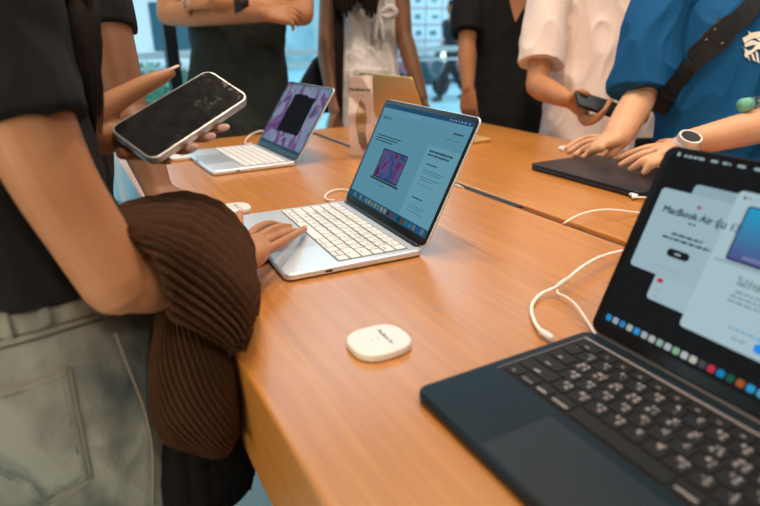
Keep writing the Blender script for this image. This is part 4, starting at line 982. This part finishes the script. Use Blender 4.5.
# smartwatch
dW = (WL7-pix(800, 116, 1.36)).normalized(); pw = on(685.5, 147, .077)
sw = empty('wristwatch', pw, label='round silver watch with dark dial on the left wrist over the closed laptop', cat='watch')
bm = NB(); tube(bm, [pw-dW*.010, pw+dW*.010], .0275, 20, n=2, closed_round=False); obj('band', bm, M['white'], sw, True, world=True)
nW = (CAM-pw).normalized()*.35+V((0, -.1, 1)); nW = (nW-dW*nW.dot(dW)).normalized(); sWd = dW.cross(nW)
nW = (CAM-pw).normalized()*.6+V((0, -.1, .9)); nW = (nW-dW*nW.dot(dW)).normalized(); sWd = dW.cross(nW); wc = pw+nW*.024
def disc(r, h0, h1):
    bm = NB(); bmesh.ops.create_cone(bm, cap_ends=True, segments=28, radius1=r, radius2=r*.93, depth=h1-h0, matrix=Matrix.Translation(wc+nW*((h0+h1)/2)) @ Matrix((sWd, dW, nW)).transposed().to_4x4()); return bm
obj('case', disc(.026, -.006, .004), mat('watch_steel', (.66, .62, .58), .3, .7), sw, False, world=True); obj('dial', disc(.0208, .003, .0046), M['bezel'], sw, False, world=True)
# water bottle in the crook of the arm
bt = pix(744, 105, 1.30); bd = (pix(782, 98, 1.335)-bt).normalized()
wbt = empty('water_bottle', bt, label='clear plastic water bottle with a green cap held under the arm of the blue tee', cat='bottle')
M['pet'] = mat('clear_plastic', (.85, .93, .97), .06, 0, .5, trans=.92, ior=1.3)
glossmix(M['pet'], .22)
M['cap_green'] = mat('cap_green', (.16, .48, .36), .4)
bm = NB()
prof = [(.016, .0125), (.030, .0125), (.032, .0150), (.036, .0150), (.040, .0125), (.055, .017), (.075, .026), (.10, .031), (.17, .031), (.19, .029), (.21, .031), (.232, .029)]
tube(bm, [bt+bd*a for a, _ in prof], [r for _, r in prof], 24, n=len(prof)*3, closed_round=False); obj('bottle_body', bm, M['pet'], wbt, True, world=True)
bm = NB(); tube(bm, [bt-bd*.006, bt+bd*.017], .0155, 24, n=2, closed_round=False); bmesh.ops.bevel(bm, geom=[e for e in bm.edges if e.calc_face_angle(0) > .8], offset=.002, segments=2, affect='EDGES'); obj('cap', bm, M['cap_green'], wbt, True, world=True)
#%%SPLIT
# ================================================================== OUTSIDE THE GLASS
def wbx(bm, u0, u1, w0, w1, z0, z1): box(bm, u0, u1, w0, w1, z0, z1)
def uw(x, y, w): p = onw(x, y, w); return p.dot(NX), p.z
def wobj(name, bm, m, label=None, cat=None, group=None, kind=None, parent=None, smooth=False):
    o = obj(name, bm, m, parent, smooth)
    if parent is None: o.rotation_euler = (0, 0, ROT)
    return tag(o, label, cat, group, kind)
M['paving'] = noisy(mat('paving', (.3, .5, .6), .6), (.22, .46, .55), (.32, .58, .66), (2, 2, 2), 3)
b = NB(); wbx(b, -30, 40, WW+.06, 60, ZF-.12, ZF-.02); wobj('ground', b, M['paving'], kind='structure')
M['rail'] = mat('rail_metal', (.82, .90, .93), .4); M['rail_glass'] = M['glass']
WR_ = 5.9; zr = uw(150, 56, WR_)[1]
u0 = uw(60, 56, WR_)[0]; u1 = uw(760, 50, WR_)[0]+1
t = empty('railing', tp(0, WR_, ZF), (0, 0, ROT), label='pale metal railing outside the shop window', cat='railing')
b = NB(); box(b, u0, u1, -.03, .03, zr-ZF-.03, zr-ZF+.03); box(b, u0, u1, -.02, .02, zr-ZF-.13, zr-ZF-.10); obj('handrail', b, M['rail'], t)
k = u0
while k < u1:
    b = NB(); box(b, k-.02, k+.02, -.02, .02, 0, zr-ZF-.03); obj('post', b, M['rail'], t); k += .9
# bushes in a planter
M['leaf'] = noisy(mat('leaf', (.1, .3, .2), .6), (.05, .20, .16), (.16, .42, .26), (14, 14, 14), 4)
def bush(x, y, w, r, label):
    u, z = uw(x, y, w); c = tp(u, w); random.seed(int(x*7)); bm = NB()
    for k in range(420):
        d = V((random.gauss(0, 1), random.gauss(0, 1), random.gauss(0, 1))).normalized()*r*(random.random()**.33); p = V((c.x, c.y, z-r*.4))+V((d.x*1.25, d.y, d.z*.9))
        if p.z < ZF+.35: continue
        a = V((random.gauss(0, 1), random.gauss(0, 1), random.gauss(0, 1))).normalized(); e = a.orthogonal().normalized(); s_ = r*.16
        v = [bm.verts.new(p-a*s_), bm.verts.new(p+e*s_*.4), bm.verts.new(p+a*s_), bm.verts.new(p-e*s_*.4)]; bm.faces.new(v)
    t = empty('bush', V((c.x, c.y, ZF)), label=label, cat='bush', group='bushes outside the window')
    obj('foliage', bm, M['leaf'], t, world=True)
    bm = NB(); loft(bm, [(V((c.x, c.y, ZF)), V((r*.5, 0, 0)), V((0, r*.5, 0)), 4), (V((c.x, c.y, ZF+.45)), V((r*.6, 0, 0)), V((0, r*.6, 0)), 4)], 24); obj('planter', bm, M['rail'], t, world=True)
bush(140, 84, 6.6, .45, 'green bush outside the glass left of the raised phone'); bush(108, 178, 5.0, .42, 'low green bush outside the glass below the table end'); bush(160, 78, 7.4, .4, 'green bush outside the glass beside the dark window upright')
# street front far behind
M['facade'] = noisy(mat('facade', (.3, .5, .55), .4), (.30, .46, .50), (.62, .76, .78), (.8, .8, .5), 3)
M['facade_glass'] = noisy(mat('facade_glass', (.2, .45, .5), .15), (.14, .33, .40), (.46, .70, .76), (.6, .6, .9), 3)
bd_ = empty('street_building', tp(0, 22, ZF), (0, 0, ROT), label='long glazed street building far outside the window', cat='building')
b = NB(); box(b, -22, 30, 0, 3, 0, 9); obj('wall', b, M['facade'], bd_)
k = -21.5
while k < 29:
    if True:
        b = NB(); box(b, k, k+2.1, -.06, .02, .3, 3.0); obj('shop_window', b, M['facade_glass'], bd_)
        b = NB(); box(b, k, k+2.1, -.06, .02, 3.7, 6.0); obj('upper_window', b, M['facade_glass'], bd_)
    k += 2.6
b = NB(); box(b, -22, 30, -.5, 0, 3.1, 3.4); obj('canopy', b, M['rail'], bd_)
# poster board
WB = 10.5; ua, za = uw(408, 62, WB); ub, _ = uw(456, 62, WB)
pb = empty('poster_board', tp((ua+ub)/2, WB, ZF), (0, 0, ROT), label='display board of white pictures in a rose frame outside the window', cat='sign')
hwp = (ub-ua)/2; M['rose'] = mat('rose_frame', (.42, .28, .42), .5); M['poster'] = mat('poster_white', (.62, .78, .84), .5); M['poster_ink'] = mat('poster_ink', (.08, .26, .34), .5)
b = NB(); box(b, -hwp-.03, hwp+.03, 0, .06, .35, 3.0)
obj('frame', b, M['rose'], pb)
rows = 7; ph_ = .345
for r0 in range(rows):
    for c0 in range(3):
        x0 = -hwp+.02+c0*(2*hwp-.02)/3; x1 = x0+(2*hwp-.02)/3-.03; z0 = .78+r0*ph_*.9
        b = NB(); box(b, x0, x1, -.02, .0, z0, z0+ph_*.9-.03); pc = obj('picture', b, M['poster'], pb)
        b = NB(); cx = (x0+x1)/2+random.uniform(-.03, .03); cz = z0+.14; slab(b, squircle(random.uniform(.12, .2), random.uniform(.06, .14), 14, 2), 0, .012)
        bmesh.ops.transform(b, matrix=Matrix.Translation((cx, -.02, cz)) @ Matrix.Rotation(R_(90), 4, 'X'), verts=b.verts); obj('picture_motif', b, M['poster_ink'], pc)
# a parked car, a van and a scooter on the street
M['car_glass'] = mat('car_glass', (.05, .13, .17), .1)
def car(name, x, y, w, L, Hh, m, label, cat):
    u, _ = uw(x, y, w); t = empty(name, tp(u, w, ZF), (0, 0, ROT), label=label, cat=cat, group='vehicles in the street')
    prof = [(-L/2, .25), (-L/2, .75), (-L/2+.15, .85), (-L*.30, .92), (-L*.18, Hh), (L*.22, Hh), (L*.34, .95), (L/2-.1, .82), (L/2, .7), (L/2, .25)]
    b = NB(); f0 = [b.verts.new((px, -.8, pz)) for px, pz in prof]; f1 = [b.verts.new((px, .8, pz)) for px, pz in prof]
    b.faces.new(f0); b.faces.new(f1[::-1])
    for i in range(len(prof)): b.faces.new((f0[i], f1[i], f1[(i+1) % len(prof)], f0[(i+1) % len(prof)]))
    bmesh.ops.recalc_face_normals(b, faces=b.faces); bmesh.ops.bevel(b, geom=b.edges[:], offset=.05, segments=2, affect='EDGES'); obj('car_body', b, m, t, True)
    b = NB(); xa = -L*.27 if Hh < 1.6 else L*.04; v = [b.verts.new(p) for p in ((xa, -.815, .95), (L*.30, -.815, .97), (L*.20, -.815, Hh-.08), (xa+.12*L*(Hh < 1.6), -.815, Hh-.08))]; b.faces.new(v); obj('side_glass', b, M['car_glass'], t)
    for q in (-1, 1):
        for s_ in (-1, 1):
            b = NB(); bmesh.ops.create_cone(b, cap_ends=True, segments=20, radius1=.31, radius2=.31, depth=.2, matrix=Matrix.Translation((q*L*.31, s_*.74, .31)) @ Matrix.Rotation(R_(90), 4, 'X')); obj('wheel', b, M['rubber'], t)
car('parked_car', 447, 70, 13.5, 1.9*1.9, 1.35, mat('car_rose', (.42, .16, .22), .3), 'rose-red car parked in the street beyond the railing', 'car')
car('parked_van', 138, 40, 13, 4.2, 1.9, mat('van_white', (.62, .70, .72), .3), 'pale van parked in the street at the far left', 'van')
u, _ = uw(426, 75, 10.0); st = empty('scooter', tp(u, 10.0, ZF), (0, 0, ROT+.3), label='dark motor scooter with a bright round headlight in the street', cat='scooter')
b = NB(); tube(b, [V((-.5, 0, .62)), V((-.2, 0, .66)), V((0, 0, .45)), V((.25, 0, .40)), V((.42, 0, .75)), V((.38, 0, .95))], [.10, .15, .12, .10, .12, .05], 14); obj('scooter_body', b, mat('scooter_teal', (.03, .10, .13), .3), st, True)
for x in (-.5, .5):
    b = NB(); bmesh.ops.create_cone(b, cap_ends=True, segments=20, radius1=.24, radius2=.24, depth=.1, matrix=Matrix.Translation((x, 0, .24)) @ Matrix.Rotation(R_(90), 4, 'X')); obj('wheel', b, M['rubber'], st)
b = NB(); ellipsoid(b, V((.40, -.14, .78)), .10, .06, .10); obj('headlight', b, mat('headlamp', (.9, .85, .7), .2, emit=(1, .9, .7), estr=1.2), st, True)
# passer-by striding past
W9 = 9.4; u, _ = uw(453, 60, W9); c = tp(u, W9); az9 = 232
F9, R9 = face_dirs(az9); root9 = person('person in dark clothes walking past in the street outside', c, 'passers-by')
pel = V((c.x, c.y, ZF+.92)); neck = V((c.x, c.y, ZF+1.45))+F9*.06
def walk(bm, inf):
    for q, fw_ in ((-1, .38), (1, -.42)):
        hip = pel+R9*.085*q; ft = V((pel.x, pel.y, ZF+.10))+F9*fw_+R9*.05*q; kn = (hip+ft)/2+F9*(.06 if fw_ > 0 else .10)
        tube(bm, [hip, kn, ft], [.088+inf, .058+inf, .04+inf], 12, n=16)
bm = NB(); torso(bm, pel, neck, F9, R9, 1, -.004); walk(bm, 0); c9 = head(bm, neck, F9, R9)
for q in (-1, 1): tube(bm, [neck+R9*.17*q-UPZ*.06, neck+R9*.22*q-UPZ*.33-F9*.06*q, neck+R9*.2*q-UPZ*.55+F9*.12*q], [.046, .037, .03], 12, n=16)
part('body', vox(bm, .012, 3), M['skin_brown_shaded'], root9); obj('hair', hair_cap(c9, F9, R9), M['hair'], root9, True, world=True)
bm = NB(); torso(bm, pel, neck, F9, R9, 1, .02, -.1, 1.0)
for q in (-1, 1): tube(bm, [neck+R9*.1*q-UPZ*.03, neck+R9*.17*q-UPZ*.06, neck+R9*.21*q-UPZ*.28-F9*.05*q], [.06, .065, .06], 12, n=16)
part('jacket', vox(bm, .014, 2, folds(.01)), M['navy_cloth'], root9)
bm = NB(); torso(bm, pel, neck, F9, R9, 1, .012, -.3, .1); walk(bm, .016); part('trousers', vox(bm, .014, 2, folds(.01)), M['navy_cloth'], root9)
for q, fw_ in ((-1, .38), (1, -.42)): obj('shoe', shoe(V((pel.x, pel.y, ZF))+F9*fw_+R9*.05*q, F9, R9), M['black'], root9, True, world=True)
# ================================================================== CAMERA, LIGHT, WORLD
cd = bpy.data.cameras.new('camera'); cam = bpy.data.objects.new('camera', cd); COL.objects.link(cam)
cam.matrix_world = Matrix(((CR.x, CU.x, -FW.x, CAM.x), (CR.y, CU.y, -FW.y, CAM.y), (CR.z, CU.z, -FW.z, CAM.z), (0, 0, 0, 1)))
cd.sensor_width = 36; cd.lens = 36*FPX/760; cd.clip_start = .02; cd.clip_end = 200
cd.dof.use_dof = True; cd.dof.focus_distance = .93; cd.dof.aperture_fstop = 3.4
sc.camera = cam
M['lamp'] = mat('lamp_panel', (.9, .9, .9), .5, emit=(1, .88, .76), estr=1.2)
def ceiling_light(u, w, size, label):
    t = empty('ceiling_light', tp(u, w, CZ), (0, 0, ROT), label=label, cat='lamp', group='ceiling lamps')
    b = NB(); box(b, -size[0]/2-.03, size[0]/2+.03, -size[1]/2-.03, size[1]/2+.03, -.04, 0); obj('housing', b, M['white'], t)
    b = NB(); box(b, -size[0]/2, size[0]/2, -size[1]/2, size[1]/2, -.046, -.04); obj('diffuser', b, M['lamp'], t)
    return t
for u in (-1.9, .55, 3.0): ceiling_light(u, -1.9, (1.15, 2.7), 'long luminous panel in the ceiling')
ceiling_light(4.2, 1.8, (1.15, 2.7), 'long luminous panel in the ceiling')
def spot(u, w, power, aim=None, deg=70, col=(1, .80, .60), r=.06):
    p = tp(u, w, CZ); t = empty('spotlight', p, label='small round downlight in the ceiling', cat='lamp', group='ceiling downlights')
    q = (tp(*aim) if aim else tp(u, w, 0))-(p-UPZ*.1); e = q.to_track_quat('-Z', 'Y')
    b = NB(); bmesh.ops.create_cone(b, cap_ends=True, segments=24, radius1=.07, radius2=.07, depth=.10); h = obj('housing', b, M['white'], t); h.rotation_euler = e.to_euler(); h.location = (0, 0, -.08)
    L = bpy.data.lights.new('lamp_light', 'SPOT'); L.energy = power; L.color = col; L.spot_size = R_(deg); L.spot_blend = .6; L.shadow_soft_size = r
    lo = bpy.data.objects.new('lamp_light', L); COL.objects.link(lo); lo.parent = t; lo.rotation_euler = e.to_euler(); lo.location = V((0, 0, -.08))+q.normalized()*.08
for u, w, pw in ((.52, .68, 130), (.6, 1.7, 100), (1.25, 1.35, 75), (1.3, .1, 60)): spot(u, w, pw)
lb = empty('fill_panel', tp(-4.2, -1.3, ZF), (0, 0, ROT+R_(-14)), label='unseen glowing panel added at left to light the table side', cat='fill_panel')  # added light source out of view, brightens the table's left side face
b = NB(); box(b, -.08, .0, -1.65, 1.65, .35, 2.75); obj('case', b, M['frame'], lb)
b = NB(); box(b, -.001, .012, -1.6, 1.6, .4, 2.7); obj('lit_panel', b, mat('fill_glow', (.8, .8, .8), .5, emit=(1, .80, .55), estr=7), lb)
spot(.6, -2.2, 110, (1.5, 1.7, .2), 60, (1, .84, .68)); spot(2.6, .6, 80, (1.7, 1.6, .25), 60, (1, .84, .68))
wd = bpy.data.worlds.new('daylight'); sc.world = wd; wd.use_nodes = True
nt = wd.node_tree; bg = nt.nodes['Background']; bg.inputs[0].default_value = (.72, .90, 1, 1); bg.inputs[1].default_value = 2.2
sc.view_settings.view_transform = 'Standard'; sc.view_settings.look = 'None'; sc.view_settings.gamma = 1; sc.view_settings.exposure = 0
sc.view_settings.use_curve_mapping = False
sc.cycles.use_denoising = True; sc.cycles.max_bounces = 8; sc.cycles.caustics_reflective = False; sc.cycles.caustics_refractive = False; sc.cycles.transparent_max_bounces = 16
# everything was laid out with the table top at zero: lift it so that the floor is at zero
for o in sc.objects:
    if o.parent is None: o.location.z += TZ
